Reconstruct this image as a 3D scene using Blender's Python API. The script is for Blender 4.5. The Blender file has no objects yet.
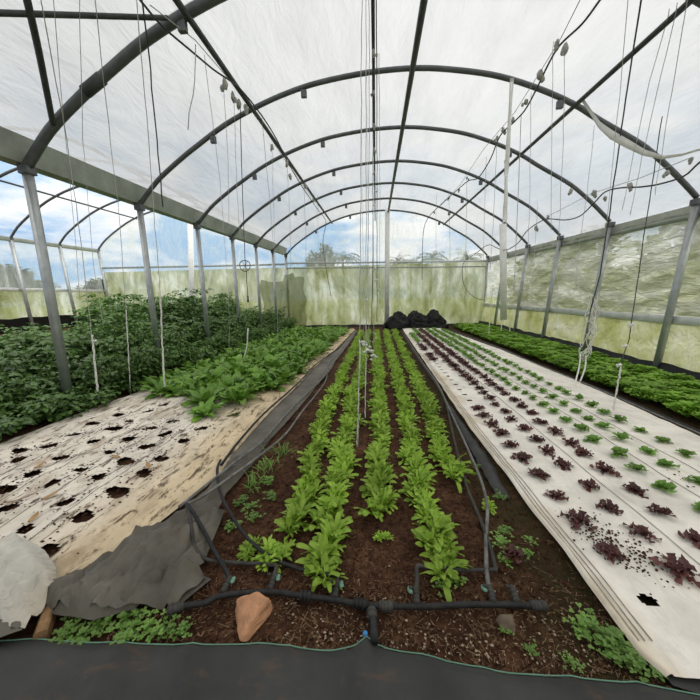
import bpy, bmesh, math, random
from mathutils import Vector, Matrix, noise, Euler
random.seed(7)
S = bpy.context.scene
COL = S.collection
R = random.uniform

# ------------------------------------------------------------------ camera
H = 1.6
FPX, PITCH, YAW, ROLL = 306.781, 0.172, -0.086, -0.019
cp, sp, cy_, sy_ = math.cos(PITCH), math.sin(PITCH), math.cos(YAW), math.sin(YAW)
fw = Vector((sy_*cp, cy_*cp, -sp)); rt = Vector((cy_, -sy_, 0)); up = rt.cross(fw)
rt2 = math.cos(ROLL)*rt + math.sin(ROLL)*up
up2 = -math.sin(ROLL)*rt + math.cos(ROLL)*up
cam = bpy.data.cameras.new('camera'); camo = bpy.data.objects.new('camera', cam); COL.objects.link(camo)
m = Matrix((rt2, up2, -fw)).transposed().to_4x4(); m.translation = (0, 0, H)
camo.matrix_world = m
cam.sensor_width = 36; cam.lens = FPX/700*36; cam.clip_start = .05; cam.clip_end = 500
S.camera = camo

def _ray(px, py): return rt2*((px-350)/FPX) + up2*((350-py)/FPX) + fw
def gz(px, py, z=0.0):            # survey: photo point -> spot on the ground plane
    d = _ray(px, py); t = (z-H)/d.z
    return Vector((d.x*t, d.y*t, z))
def gy(px, py, y):                # survey: photo point -> spot in the cross-plane at distance y
    d = _ray(px, py); t = y/d.y
    return Vector((d.x*t, y, H+d.z*t))

# ------------------------------------------------------------------ helpers
def nz(x, y, z=0.0, s=1.0): return noise.noise(Vector((x*s, y*s, z*s)))
def fbm(x, y, z=0.0, s=1.0, o=4):
    v = 0; a = 1; t = 0
    for i in range(o):
        v += a*nz(x+i*7.3, y-i*3.1, z, s); t += a; a *= .5; s *= 2.05
    return v/t

class MB:
    def __init__(s): s.v = []; s.f = []; s.m = []
    def add(s, vs, fs, mi=0):
        b = len(s.v); s.v += [tuple(v) for v in vs]
        for f in fs: s.f.append(tuple(i+b for i in f)); s.m.append(mi)
    def box(s, lo, hi, mi=0, bev=0.0):
        x0, y0, z0 = lo; x1, y1, z1 = hi
        s.add([(x0,y0,z0),(x1,y0,z0),(x1,y1,z0),(x0,y1,z0),(x0,y0,z1),(x1,y0,z1),(x1,y1,z1),(x0,y1,z1)],
              [(0,3,2,1),(4,5,6,7),(0,1,5,4),(1,2,6,5),(2,3,7,6),(3,0,4,7)], mi)
    def beam(s, a, b, w, h, upv=(0,0,1), mi=0, ch=.18):
        # chamfered rectangular tube from a to b
        a = Vector(a); b = Vector(b); d = (b-a).normalized(); u = Vector(upv)
        sd = d.cross(u).normalized(); u = sd.cross(d).normalized(); c = min(w, h)*ch
        pr = [(-w/2+c,-h/2),(w/2-c,-h/2),(w/2,-h/2+c),(w/2,h/2-c),(w/2-c,h/2),(-w/2+c,h/2),(-w/2,h/2-c),(-w/2,-h/2+c)]
        vs = [p+sd*x+u*y for p in (a, b) for x, y in pr]
        fs = [(i, (i+1) % 8, 8+(i+1) % 8, 8+i) for i in range(8)] + [tuple(range(7,-1,-1)), tuple(range(8,16))]
        s.add(vs, fs, mi)
    def tube(s, pts, r, n=8, smooth=0, mi=0, cap=True):
        P = [Vector(p) for p in pts]
        rad = r if isinstance(r, (list, tuple)) else None
        if smooth and len(P) > 2:
            Q = []; RR = []
            for i in range(len(P)-1):
                p0 = P[max(i-1,0)]; p1 = P[i]; p2 = P[i+1]; p3 = P[min(i+2,len(P)-1)]
                for k in range(smooth):
                    t = k/smooth
                    Q.append(.5*((2*p1)+(p2-p0)*t+(2*p0-5*p1+4*p2-p3)*t*t+(3*p1-p0-3*p2+p3)*t**3))
                    if rad: RR.append(rad[i]*(1-t)+rad[i+1]*t)
            Q.append(P[-1]); P = Q
            if rad: rad = RR+[rad[-1]]
        T = (P[1]-P[0]).normalized()
        N = T.orthogonal().normalized(); vs = []
        for i, p in enumerate(P):
            t = (P[min(i+1,len(P)-1)]-P[max(i-1,0)])
            t = t.normalized() if t.length > 1e-9 else T
            N = (N - t*N.dot(t)); N = N.normalized() if N.length > 1e-6 else t.orthogonal().normalized()
            B = t.cross(N); rr = rad[i] if rad else r
            for k in range(n):
                a = 2*math.pi*k/n; vs.append(p+(N*math.cos(a)+B*math.sin(a))*rr)
        fs = []
        for i in range(len(P)-1):
            for k in range(n):
                fs.append((i*n+k, i*n+(k+1) % n, (i+1)*n+(k+1) % n, (i+1)*n+k))
        if cap: fs += [tuple(range(n-1,-1,-1)), tuple(range((len(P)-1)*n, len(P)*n))]
        s.add(vs, fs, mi)
    def blob(s, c, r, sx=1, sy=1, sz=1, amp=.15, fr=2.0, seed=0, nu=14, nv=9, mi=0):
        c = Vector(c); vs = []; fs = []
        for j in range(nv+1):
            th = math.pi*j/nv
            for i in range(nu):
                ph = 2*math.pi*i/nu
                d = Vector((math.sin(th)*math.cos(ph), math.sin(th)*math.sin(ph), math.cos(th)))
                k = r*(1+amp*fbm(d.x+seed, d.y+seed*1.7, d.z, fr, 3)*2)
                vs.append(c+Vector((d.x*sx, d.y*sy, d.z*sz))*k)
        for j in range(nv):
            for i in range(nu):
                fs.append((j*nu+i, (j+1)*nu+i, (j+1)*nu+(i+1) % nu, j*nu+(i+1) % nu))
        s.add(vs, fs, mi)
    def grid(s, us, vs_, fn, keep=None, mi=0):
        nu = len(us); vv = [fn(u, v) for v in vs_ for u in us]; fs = []
        for j in range(len(vs_)-1):
            for i in range(nu-1):
                if keep is None or keep((us[i]+us[i+1])/2, (vs_[j]+vs_[j+1])/2):
                    fs.append((j*nu+i, j*nu+i+1, (j+1)*nu+i+1, (j+1)*nu+i))
        s.add(vv, fs, mi)
    def mesh(s, name, mats, smooth=True):
        me = bpy.data.meshes.new(name); me.from_pydata(s.v, [], s.f)
        for m_ in (mats if isinstance(mats, (list, tuple)) else [mats]): me.materials.append(m_)
        if any(s.m): me.polygons.foreach_set('material_index', s.m)
        if smooth: me.polygons.foreach_set('use_smooth', [True]*len(s.f))
        me.update(); return me
    def build(s, name, mats, parent=None, smooth=True, loc=None):
        o = bpy.data.objects.new(name, s.mesh(name, mats, smooth)); COL.objects.link(o)
        if parent: o.parent = parent
        if loc is not None: o.location = loc
        return o
def frange(a, b, d):
    n = max(1, int(round((b-a)/d))); return [a+(b-a)*i/n for i in range(n+1)]
def tag(o, label, cat, group=None, kind=None):
    o['label'] = label; o['category'] = cat
    if group: o['group'] = group
    if kind: o['kind'] = kind
    return o
def struct(o, label=None, cat=None):
    o['kind'] = 'structure'
    if label: o['label'] = label; o['category'] = cat
    return o
def empty(name, loc, rz=0):
    o = bpy.data.objects.new(name, None); COL.objects.link(o); o.location = loc; o.rotation_euler = (0,0,rz)
    o.empty_display_size = .1
    return o
def link_copy(o, name=None, parent=None):
    c = o.copy(); COL.objects.link(c)
    if parent: c.parent = parent
    return c
ONES = 'first second third fourth fifth sixth seventh eighth ninth tenth eleventh twelfth thirteenth fourteenth fifteenth sixteenth seventeenth eighteenth nineteenth'.split()
TENS = {2:'twent',3:'thirt',4:'fort',5:'fift',6:'sixt',7:'sevent',8:'eight'}
def ordw(n):
    if n < 20: return ONES[n-1]
    t, o = divmod(n, 10)
    return TENS[t]+('ieth' if o == 0 else 'y-'+ONES[o-1])

# ------------------------------------------------------------------ materials
class NT:
    def __init__(s, name):
        s.m = bpy.data.materials.new(name); s.m.use_nodes = True; s.t = s.m.node_tree; s.t.nodes.clear()
        s.out = s.n('ShaderNodeOutputMaterial')
    def n(s, t, **kw):
        x = s.t.nodes.new(t)
        for k, v in kw.items():
            if k.startswith('_'): setattr(x, k[1:], v)
            else:
                x.inputs[int(k[1:]) if k[0] == 'i' and k[1:].isdigit() else k.replace('__', ' ')].default_value = v
        return x
    def l(s, a, ao, b, bi): s.t.links.new(a.outputs[ao], b.inputs[bi])
    def noise(s, scale, detail=4, rough=.55, vec=None, dist=0.0):
        x = s.n('ShaderNodeTexNoise', Scale=scale, Detail=detail, Roughness=rough, Distortion=dist)
        if vec: s.l(vec[0], vec[1], x, 'Vector')
        return x
    def obj(s, sc=None, rot=None):
        tc = s.n('ShaderNodeTexCoord')
        if sc is None: return (tc, 'Object')
        mp = s.n('ShaderNodeMapping', Scale=sc)
        if rot: mp.inputs['Rotation'].default_value = rot
        s.l(tc, 'Object', mp, 'Vector'); return (mp, 'Vector')
    def ramp(s, src, so, stops):
        r = s.n('ShaderNodeValToRGB'); e = r.color_ramp.elements
        while len(e) < len(stops): e.new(.5)
        for i, (p, c) in enumerate(stops):
            e[i].position = p; e[i].color = (c[0], c[1], c[2], 1) if not isinstance(c, (int, float)) else (c, c, c, 1)
        s.l(src, so, r, 'Fac'); return r
    def mix(s, f, a, b, mode='MIX'):
        x = s.n('ShaderNodeMix', _data_type='RGBA', _blend_type=mode)
        for sock, v in ((0, f), (6, a), (7, b)):
            if isinstance(v, tuple) and hasattr(v[0], 'outputs'): s.t.links.new(v[0].outputs[v[1]], x.inputs[sock])
            elif isinstance(v, (int, float)): x.inputs[sock].default_value = v if sock == 0 else (v, v, v, 1)
            else: x.inputs[sock].default_value = (*v, 1)
        return (x, 2)
    def bsdf(s, col, rough=.6, spec=.3, metal=0.0, bump=None, bs=.3, bd=.02):
        b = s.n('ShaderNodeBsdfPrincipled', Roughness=rough, Metallic=metal)
        b.inputs['Specular IOR Level'].default_value = spec
        if isinstance(col[0], (int, float)): b.inputs['Base Color'].default_value = (*col, 1)
        else: s.l(col[0], col[1], b, 'Base Color')
        if bump:
            bp = s.n('ShaderNodeBump', Strength=bs, Distance=bd); s.l(bump[0], bump[1], bp, 'Height'); s.l(bp, 0, b, 'Normal')
        return b
    def done(s, sh): s.l(sh, 0, s.out, 'Surface'); return s.m

def plain(name, col, rough=.55, spec=.3, metal=0.0, var=.25, scale=12):
    t = NT(name); v = t.obj(); a = t.noise(scale, 5, .6, v)
    c = tuple(col); d = tuple(x*(1-var) for x in col); e = tuple(min(1, x*(1+var)) for x in col)
    r = t.ramp(a, 'Fac', [(.3, d), (.55, c), (.75, e)])
    return t.done(t.bsdf((r, 0), rough, spec, metal, (a, 'Fac'), .15, .01))
def leafmat(name, c1, c2, trans=.3, rough=.5, tcol=None):
    t = NT(name); oi = t.n('ShaderNodeObjectInfo'); a = t.noise(9, 3, .6, t.obj())
    r = t.ramp(a, 'Fac', [(.3, c1), (.7, c2)])
    hs = t.n('ShaderNodeHueSaturation'); t.l(r, 0, hs, 'Color')
    mr = t.n('ShaderNodeMapRange'); mr.inputs[3].default_value = .78; mr.inputs[4].default_value = 1.2
    t.l(oi, 'Random', mr, 0); t.l(mr, 0, hs, 'Value')
    b = t.bsdf((hs, 0), rough, .35)
    tr = t.n('ShaderNodeBsdfTranslucent'); t.l(hs, 0, tr, 'Color')
    mx = t.n('ShaderNodeMixShader', Fac=trans); t.l(b, 0, mx, 1); t.l(tr, 0, mx, 2)
    return t.done(mx)
def film(name, stops, clear, scale=(1,1,1), nscale=1.0, diff=.3, detail=5, bump=.0, stops_alpha=None, rot=None, gloss=.04):
    # thin greenhouse plastic: part see-through, part scattering; stops = dirt / algae colouring, on the roof also painted wrinkle shading
    t = NT(name); v = t.obj(scale, rot); a = t.noise(nscale, detail, .62, v, .4)
    r = t.ramp(a, 'Fac', stops)
    tl = t.n('ShaderNodeBsdfTranslucent'); t.l(r, 0, tl, 'Color')
    df = t.n('ShaderNodeBsdfDiffuse'); t.l(r, 0, df, 'Color')
    if bump:
        a2 = t.noise(nscale*3, 4, .6, v, .8)
        bp = t.n('ShaderNodeBump', Strength=bump, Distance=.08); t.l(a2, 'Fac', bp, 'Height'); t.l(bp, 0, tl, 'Normal'); t.l(bp, 0, df, 'Normal')
    m1 = t.n('ShaderNodeMixShader', Fac=diff); t.l(tl, 0, m1, 1); t.l(df, 0, m1, 2)
    gl = t.n('ShaderNodeBsdfGlossy', Roughness=.25); gl.inputs['Color'].default_value = (1,1,1,1)
    m0 = t.n('ShaderNodeMixShader', Fac=gloss); t.l(m1, 0, m0, 1); t.l(gl, 0, m0, 2)
    tp = t.n('ShaderNodeBsdfTransparent'); m2 = t.n('ShaderNodeMixShader')
    if stops_alpha:
        b = t.noise(nscale*1.7, 5, .65, v, 1.0); rb = t.ramp(b, 'Fac', stops_alpha); t.l(rb, 0, m2, 0)
    else: m2.inputs[0].default_value = clear
    t.l(m0, 0, m2, 1); t.l(tp, 0, m2, 2)
    return t.done(m2)

M = {}
M['roof'] = film('roof_film', [(.25,(.38,.39,.40)),(.5,(.44,.45,.46)),(.75,(.49,.50,.505))], .15, (1.2,.35,1.2), 1.4, .25, 6, .6)  # streaky greys put wrinkle shading into the film colour, besides dirt and thickness
M['clear'] = film('clear_end_film', [(.3,(.82,.84,.86)),(.7,(.92,.93,.93))], .6, (1,1,.5), .8, .3, 5, .5, [(.35,.78),(.55,.6),(.72,.2)])
M['clearside'] = film('clear_neighbour_film', [(.3,(.82,.84,.86)),(.7,(.92,.93,.93))], .7, (1,.5,1), .7, .3, 5, .4, [(.35,.88),(.6,.74),(.75,.4)])
M['dirty'] = film('algae_film', [(.30,(.20,.215,.085)),(.43,(.38,.39,.20)),(.54,(.55,.555,.38)),(.66,(.85,.85,.77))], .1, (1.5,1,.6), 1.1, .3, 9, 1.0, [(.35,.14),(.6,.07),(.72,.02)])
M['dirtyside'] = film('algae_side_film', [(.30,(.32,.34,.11)),(.44,(.54,.56,.25)),(.57,(.70,.71,.46)),(.70,(.9,.9,.8))], .1, (.9,.9,.8), 1.2, .3, 8, 1.0, [(.35,.14),(.6,.08),(.72,.03)])
M['sidefilm'] = film('side_curtain_film', [(.33,(.34,.36,.20)),(.46,(.55,.57,.40)),(.57,(.74,.75,.64)),(.68,(.92,.92,.88))], .3, (.6,.45,1.5), 1.9, .3, 9, 1.3, [(.40,.42),(.52,.26),(.64,.03)], (0.5,0,0))
M['steel'] = plain('galvanised_steel', (.40,.42,.42), .42, .5, .55, .22, 7)
M['dark_steel'] = plain('dark_galvanised_tube', (.115,.122,.125), .5, .5, .4, .25, 7)
M['black_steel'] = plain('blackened_purlin_tube', (.06,.065,.065), .55, .4, .2, .3, 9)
M['gutter'] = plain('greenish_grey_gutter', (.33,.355,.31), .55, .3, .2, .25, 3)
M['rail'] = plain('pale_aluminium_rail', (.62,.63,.61), .5, .4, .2, .18, 5)
M['whitepvc'] = plain('white_plastic', (.80,.79,.76), .5, .4, 0, .12, 5)
M['twine'] = plain('white_twine', (.78,.76,.70), .8, .1, 0, .2, 40)
M['greytwine'] = plain('grey_twine', (.50,.50,.48), .8, .1, 0, .25, 40)
M['darkline'] = plain('dark_supply_tube', (.05,.05,.052), .5, .3, 0, .2, 20)
M['hose'] = plain('black_polythene_hose', (.024,.024,.024), .55, .22, 0, .5, 25)
M['dusty_hose'] = plain('dusty_grey_hose', (.17,.165,.155), .6, .2, 0, .5, 14)
M['fitting'] = plain('dusty_black_fitting', (.055,.052,.047), .6, .2, 0, .5, 14)
M['valve_green'] = plain('green_valve_plastic', (.13,.27,.19), .5, .4, 0, .2, 20)
M['blue_tie'] = plain('blue_plastic', (.05,.25,.55), .5, .4)
M['foam'] = plain('dirty_pale_clip', (.42,.41,.38), .8, .1, 0, .3, 30)
M['blackplastic'] = plain('black_sheeting', (.009,.009,.009), .5, .25, 0, .4, 9)
M['wood'] = plain('weathered_wood', (.30,.18,.09), .8, .15, 0, .4, 18)
M['shade_net'] = film('dark_green_net', [(.3,(.13,.15,.05)),(.65,(.30,.33,.15))], .28, (1,1,.5), 1.4, .5, 6, .8)

def weedmat(name, base, dusty, soil):
    t = NT(name); v = t.obj()
    a = t.noise(3.0, 6, .6, v); r = t.ramp(a, 'Fac', [(.3, base), (.7, dusty)])
    w1 = t.n('ShaderNodeTexWave', Scale=160.0, Distortion=.6); t.l(v[0], v[1], w1, 'Vector')
    sn = t.noise(4.2, 6, .7, t.obj((1,2.2,1), (0,0,.5)), .5); sr = t.ramp(sn, 'Fac', [(.57, 0.0), (.74, .65)])
    c = t.mix((sr, 0), (r, 0), soil)
    return t.done(t.bsdf(c, .62, .3, 0, (w1, 'Fac'), .12, .003))
M['weedmat'] = weedmat('black_woven_weed_mat', (.024,.024,.023), (.052,.052,.049), (.12,.065,.038))
M['greymat'] = weedmat('faded_grey_weed_cloth', (.065,.058,.047), (.165,.148,.12), (.12,.075,.045))

def soilmat():
    t = NT('garden_soil'); v = t.obj()
    a = t.noise(2.2, 8, .65, v); b = t.noise(26, 6, .7, v)
    base = t.ramp(a, 'Fac', [(.3, (.035,.016,.009)), (.5, (.085,.040,.022)), (.72, (.15,.075,.042))])
    fine = t.ramp(b, 'Fac', [(.3, .22), (.52, .85), (.75, 1.75)])
    c = t.mix(1.0, (base, 0), (fine, 0), 'MULTIPLY')
    # mossy olive crust on the trodden strip by the right-hand fabric and at the front
    sx = t.n('ShaderNodeSeparateXYZ'); t.l(v[0], v[1], sx, 0)
    mr = t.n('ShaderNodeMapRange'); mr.inputs[1].default_value = .62; mr.inputs[2].default_value = .95; t.l(sx, 'X', mr, 0)
    mo = t.noise(3.5, 6, .7, v); mm = t.ramp(mo, 'Fac', [(.34, 0.15), (.60, .9)])
    mul = t.n('ShaderNodeMath', _operation='MULTIPLY'); t.l(mm, 0, mul, 0); t.l(mr, 0, mul, 1)
    c = t.mix((mul, 0), c, (.036,.032,.012))
    vo = t.n('ShaderNodeTexVoronoi', Scale=55.0); t.l(v[0], v[1], vo, 'Vector')
    vr = t.ramp(vo, 'Distance', [(.05, 1.0), (.17, 0.0)])
    gate = t.noise(6, 4, .6, v); gr = t.ramp(gate, 'Fac', [(.5, 0.0), (.66, .55)])
    m2 = t.n('ShaderNodeMath', _operation='MULTIPLY'); t.l(vr, 0, m2, 0); t.l(gr, 0, m2, 1)
    c = t.mix((m2, 0), c, (.20,.14,.09))
    bs = t.bsdf(c, .9, .12, 0, (b, 'Fac'), .9, .02)
    return t.done(bs)
M['soil'] = soilmat()

def mulchmat(name, white, cream, lo, hi, streak=1.0, stain=(.075,.045,.028)):
    # white mulch cloth, cream towards one edge (X between lo and hi), soil smears along its length
    t = NT(name); v = t.obj(); sx = t.n('ShaderNodeSeparateXYZ'); t.l(v[0], v[1], sx, 0)
    w = t.noise(1.3, 5, .6, v)
    ad = t.n('ShaderNodeMath', _operation='MULTIPLY_ADD'); t.l(w, 'Fac', ad, 0); ad.inputs[1].default_value = .9; t.l(sx, 'X', ad, 2)
    mr = t.n('ShaderNodeMapRange'); mr.inputs[1].default_value = lo+.45; mr.inputs[2].default_value = hi+.45; t.l(ad, 0, mr, 0)
    c = t.mix((mr, 0), white, cream)
    y = t.noise(2.4, 6, .65, v); yr = t.ramp(y, 'Fac', [(.42, 1.0), (.72, .72)])
    c = t.mix(1.0, c, (yr, 0), 'MULTIPLY')
    s1 = t.noise(5.0, 7, .72, t.obj((2.6,.9,1), (0,0,.25)), .7); s2 = t.ramp(s1, 'Fac', [(.525, 0.0), (.61, .92*streak)])
    c = t.mix((s2, 0), c, stain)
    g1 = t.noise(1.9, 6, .68, t.obj((1.5,1,1), (0,0,.4)), .4); g2 = t.ramp(g1, 'Fac', [(.51, 0.0), (.66, .6*streak)])
    c = t.mix((g2, 0), c, (.26,.17,.10))
    k = t.noise(38, 3, .6, v); kr = t.ramp(k, 'Fac', [(.66, 0.0), (.72, .7*streak)])
    c = t.mix((kr, 0), c, (.10,.06,.035))
    return t.done(t.bsdf(c, .8, .15, 0, (w, 'Fac'), .1, .02))
M['mulchL'] = mulchmat('soiled_white_mulch_cloth', (.78,.71,.61), (.70,.56,.37), -2.35, -1.75, .98)
M['mulchR'] = mulchmat('clean_white_mulch_cloth', (.85,.80,.72), (.70,.60,.46), 1.32, 1.10, .12)
M['flap'] = mulchmat('creased_white_cloth_flap', (.62,.59,.53), (.58,.52,.41), -1.8, -1.5, .25)
M['seam'] = plain('grey_stitching', (.34,.31,.27), .8, .1, 0, .3, 30)

M['salad'] = leafmat('salad_leaf', (.21,.36,.03), (.41,.59,.085), .3)
M['spinach'] = leafmat('spinach_leaf', (.10,.225,.025), (.23,.40,.065), .26, .42)
M['parsley'] = leafmat('parsley_leaf', (.14,.30,.022), (.32,.54,.07), .3)
M['bush'] = leafmat('crop_bush_leaf', (.045,.105,.022), (.14,.25,.055), .28, .45)
M['stem'] = plain('green_stem', (.12,.19,.06), .6, .2, 0, .3, 10)
M['redlet'] = leafmat('red_lettuce_leaf', (.055,.020,.020), (.165,.058,.050), .2, .42)
M['greenlet'] = leafmat('green_lettuce_leaf', (.14,.30,.045), (.28,.46,.10), .3)
M['weed'] = leafmat('weed_leaf', (.12,.25,.04), (.25,.40,.10), .3)
M['tree'] = leafmat('tree_leaf', (.020,.045,.012), (.05,.095,.025), .2)
M['hedge'] = leafmat('hedge_leaf', (.05,.085,.025), (.13,.19,.06), .3)
M['palm'] = leafmat('palm_leaf', (.035,.06,.02), (.08,.12,.04), .2)
M['bark'] = plain('tree_bark', (.14,.11,.08), .9, .1)
M['straw'] = plain('dry_straw', (.20,.13,.075), .85, .1, 0, .5, 9)
M['paleflake'] = plain('pale_flakes', (.40,.31,.22), .85, .1, 0, .3, 9)
M['rock'] = plain('orange_stone', (.52,.27,.15), .85, .15, 0, .35, 14)
M['greystone'] = plain('brown_grey_stone', (.16,.12,.085), .85, .15, 0, .3, 14)
M['clod'] = plain('dark_soil_crumbs', (.065,.032,.018), .95, .05, 0, .55, 6)
M['field'] = plain('outside_field', (.27,.32,.10), .9, .1, 0, .35, .12)
M['deadleaf'] = plain('tan_dead_leaf', (.48,.30,.14), .8, .15, 0, .3, 12)

# ------------------------------------------------------------------ world
W = bpy.data.worlds.new('overcast_sky'); S.world = W; W.use_nodes = True
nt = W.node_tree; nt.nodes.clear()
def wn(t, **k):
    x = nt.nodes.new(t)
    for a, b in k.items(): x.inputs[a].default_value = b
    return x
tc = wn('ShaderNodeTexCoord'); mp = wn('ShaderNodeMapping'); mp.inputs['Scale'].default_value = (1,1,2.6)
nt.links.new(tc.outputs['Generated'], mp.inputs['Vector'])
nn = wn('ShaderNodeTexNoise', Scale=4.2, Detail=7.0, Roughness=.58, Distortion=.3); nt.links.new(mp.outputs[0], nn.inputs['Vector'])
cr = nt.nodes.new('ShaderNodeValToRGB'); nt.links.new(nn.outputs['Fac'], cr.inputs['Fac'])
e = cr.color_ramp.elements; e[0].position = .42; e[0].color = (.30,.52,.80,1); e[1].position = .60; e[1].color = (1.0,1.0,1.0,1)
hi = wn('ShaderNodeMapRange'); hi.inputs[1].default_value = .30; hi.inputs[2].default_value = .50
cm = nt.nodes.new('ShaderNodeMix'); cm.data_type = 'RGBA'; cm.inputs[7].default_value = (1.0,.985,.955,1)
sx = wn('ShaderNodeSeparateXYZ'); nt.links.new(tc.outputs['Generated'], sx.inputs[0])
mr = wn('ShaderNodeMapRange'); mr.inputs[1].default_value = .15; mr.inputs[2].default_value = .95; mr.inputs[3].default_value = 1.0; mr.inputs[4].default_value = 2.1
nt.links.new(sx.outputs['Z'], mr.inputs[0])
bg = wn('ShaderNodeBackground'); nt.links.new(sx.outputs['Z'], hi.inputs[0]); nt.links.new(hi.outputs[0], cm.inputs[0]); nt.links.new(cr.outputs[0], cm.inputs[6]); nt.links.new(cm.outputs[2], bg.inputs['Color']); nt.links.new(mr.outputs[0], bg.inputs['Strength'])
wo = wn('ShaderNodeOutputWorld'); nt.links.new(bg.outputs[0], wo.inputs['Surface'])
sun = bpy.data.lights.new('sun', 'SUN'); sun.energy = 2.2; sun.angle = math.radians(70); sun.color = (1,.95,.87)
so = bpy.data.objects.new('sun', sun); COL.objects.link(so); so.rotation_euler = (math.radians(8), math.radians(46), 0); so.location = (0,0,20)
S.view_settings.view_transform = 'Standard'; S.view_settings.look = 'None'; S.view_settings.gamma = 1
S.view_settings.use_curve_mapping = False; S.view_settings.exposure = 0.06

# ------------------------------------------------------------------ the tunnel frame
G = .032                                   # fall of the gutters along the tunnel
XL, XR, YB = -4.78, 5.66, 16.68
HY = [4.208+2.06*k for k in range(6)]+[YB]
PROF = [(-4.78,3.30),(-4.35,3.73),(-3.82,4.10),(-3.44,4.33),(-2.85,4.66),(-2.2,4.93),(-1.6,5.12),(-.99,5.25),(-.09,5.345),(.76,5.35),(1.5,5.26),(2.17,5.12),(2.85,4.88),(3.45,4.60),(3.89,4.33),(4.58,3.93),(4.95,3.65),(5.3,3.34),(5.64,3.01)]
FPROF = [(-4.73,3.60),(-4.42,3.74)]+PROF[2:-1]+[(5.62,3.0),(5.80,2.85)]
def roofz(x):
    for (a, za), (b, zb) in zip(PROF, PROF[1:]):
        if a <= x <= b: return za+(zb-za)*(x-a)/(b-a)
    return PROF[0][1] if x < PROF[0][0] else PROF[-1][1]
def hoop_pts(y, dx=0, dz=0, extra=0): return [Vector((x+dx, y, z+G*y+dz)) for x, z in PROF]

HN = ['nearest', 'second nearest', 'third', 'fourth', 'fifth', 'sixth', 'last']
for i, y in enumerate(HY):
    root = empty('roof_hoop', (.43, y, 5.35+G*y))
    tag(root, f'{HN[i]} curved steel roof hoop from the camera, arching over the beds' if i < 6 else 'curved steel roof hoop in the far end wall above the blue sky', 'roof hoop', 'roof hoops of the tunnel')
    def rel(p): return p-root.location
    b = MB(); r_ = .062 if i == 0 else .043
    b.tube([rel(p) for p in hoop_pts(y)], r_, 10, 4); b.build('arch_tube', M['dark_steel'], root)
    if i == 0:
        b = MB(); b.tube([rel(p+Vector((0,0,.07))) for p in hoop_pts(y)], .022, 6, 4); b.build('film_clip_strip', M['rail'], root)
        b = MB(); a0 = rel(gy(85,92,y)); a1 = rel(gy(102,78,y)); b.tube([a0,a1], .074, 10); b.build('sleeve', M['black_steel'], root)
    for px in ((-3.1, -1.3, 3.2) if i else (-2.35,)):          # little plates hanging under the tube
        b = MB(); z = roofz(px)+G*y; b.box((px-.05, y-.03, z-.16), (px+.05, y+.03, z-.04)); 
        b.v = [tuple(rel(Vector(v))) for v in b.v]; b.build('bracket', M['dark_steel'], root, False)

# longitudinal purlins
def purlin(label, x, z, r, y0=-4, y1=YB, mat='black_steel'):
    b = MB(); b.tube([(x, yy, z+G*yy) for yy in frange(y0, y1, 2)], r, 8)
    tag(b.build('purlin_tube', M[mat]), label, 'purlin', 'lengthwise roof purlins')
purlin('thick black ridge purlin running down the middle of the roof', .65, 5.27, .05)
purlin('black purlin tube along the roof on the tomato side', -2.25, 4.84, .04)
purlin('black purlin tube along the roof on the lettuce side', 3.42, 4.56, .036)
# diagonal wind braces up to the nearest hoop
def onroof(px, py, dz=-.05):
    d = _ray(px, py); t = 1
    for k in range(400):
        t = .5+k*.02; p = Vector((0,0,H))+d*t
        if p.z > roofz(p.x)+G*p.y+dz: return p
    return p
b = MB(); b.tube([onroof(53,124), onroof(46,88), onroof(38,48), onroof(27,0), onroof(15,-45)], .034, 8, 4)
tag(b.build('brace_tube', M['black_steel']), 'curved brace tube rising steeply from the nearest hoop, upper left corner', 'brace')
b = MB(); b.tube([onroof(168,18), onroof(85,15.5), onroof(0,13), onroof(-80,10)], .026, 8, 3)
tag(b.build('brace_tube', M['black_steel']), 'thin straight brace tube running sideways to the nearest hoop, upper left', 'brace')

# posts + Y brackets
PN = ['nearest', 'second', 'third', 'fourth', 'fifth', 'sixth']
def post(x, y, ztop, label, w=.1, side=1, group=None, gut=True, zb=-.05, xb=None):
    root = empty('steel_post', (x, y, 0)); tag(root, label, 'post', group)
    b = MB(); b.beam(((xb-x) if xb is not None else 0,0,zb), (0,0,ztop), w, w, (0,1,0)); b.build('upright', M['steel'], root)
    b = MB(); b.box((-.068,-.068,ztop-.07), (.068,.068,ztop+.035)); b.build('cap_plate', M['dark_steel'], root, False)
    if gut:
        b = MB(); b.beam((0,0,ztop), (-.24*side,0,ztop+.22), .06, .07, (0,1,0)); b.build('arm', M['dark_steel'], root)
        b = MB(); b.tube([(-.16*side,0,ztop+.17),(0,0,ztop+.1),(.14*side,0,ztop+.17)], .02, 6); b.build('tie_rod', M['dark_steel'], root)
for i, y in enumerate(HY):
    if i < 6:
        post(XL, y, 3.28+G*y, f'{PN[i]} grey steel post under the gutter, among the dark green bushes', .105 if i == 0 else .095, 1, 'posts along the gutter by the bushes')
        post(XR, y, 2.95+G*y, f'{PN[i]} leaning grey steel post along the dirty side curtain', .1, -1, 'posts along the side curtain', False, xb=XR-.27)
    else:
        post(XL, y, 3.28+G*y, 'grey corner post where the far end wall meets the gutter line', .11, 1)
        post(XR, y, 2.95+G*y, 'grey corner post where the far end wall meets the side curtain', .11, -1, None, False)

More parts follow.
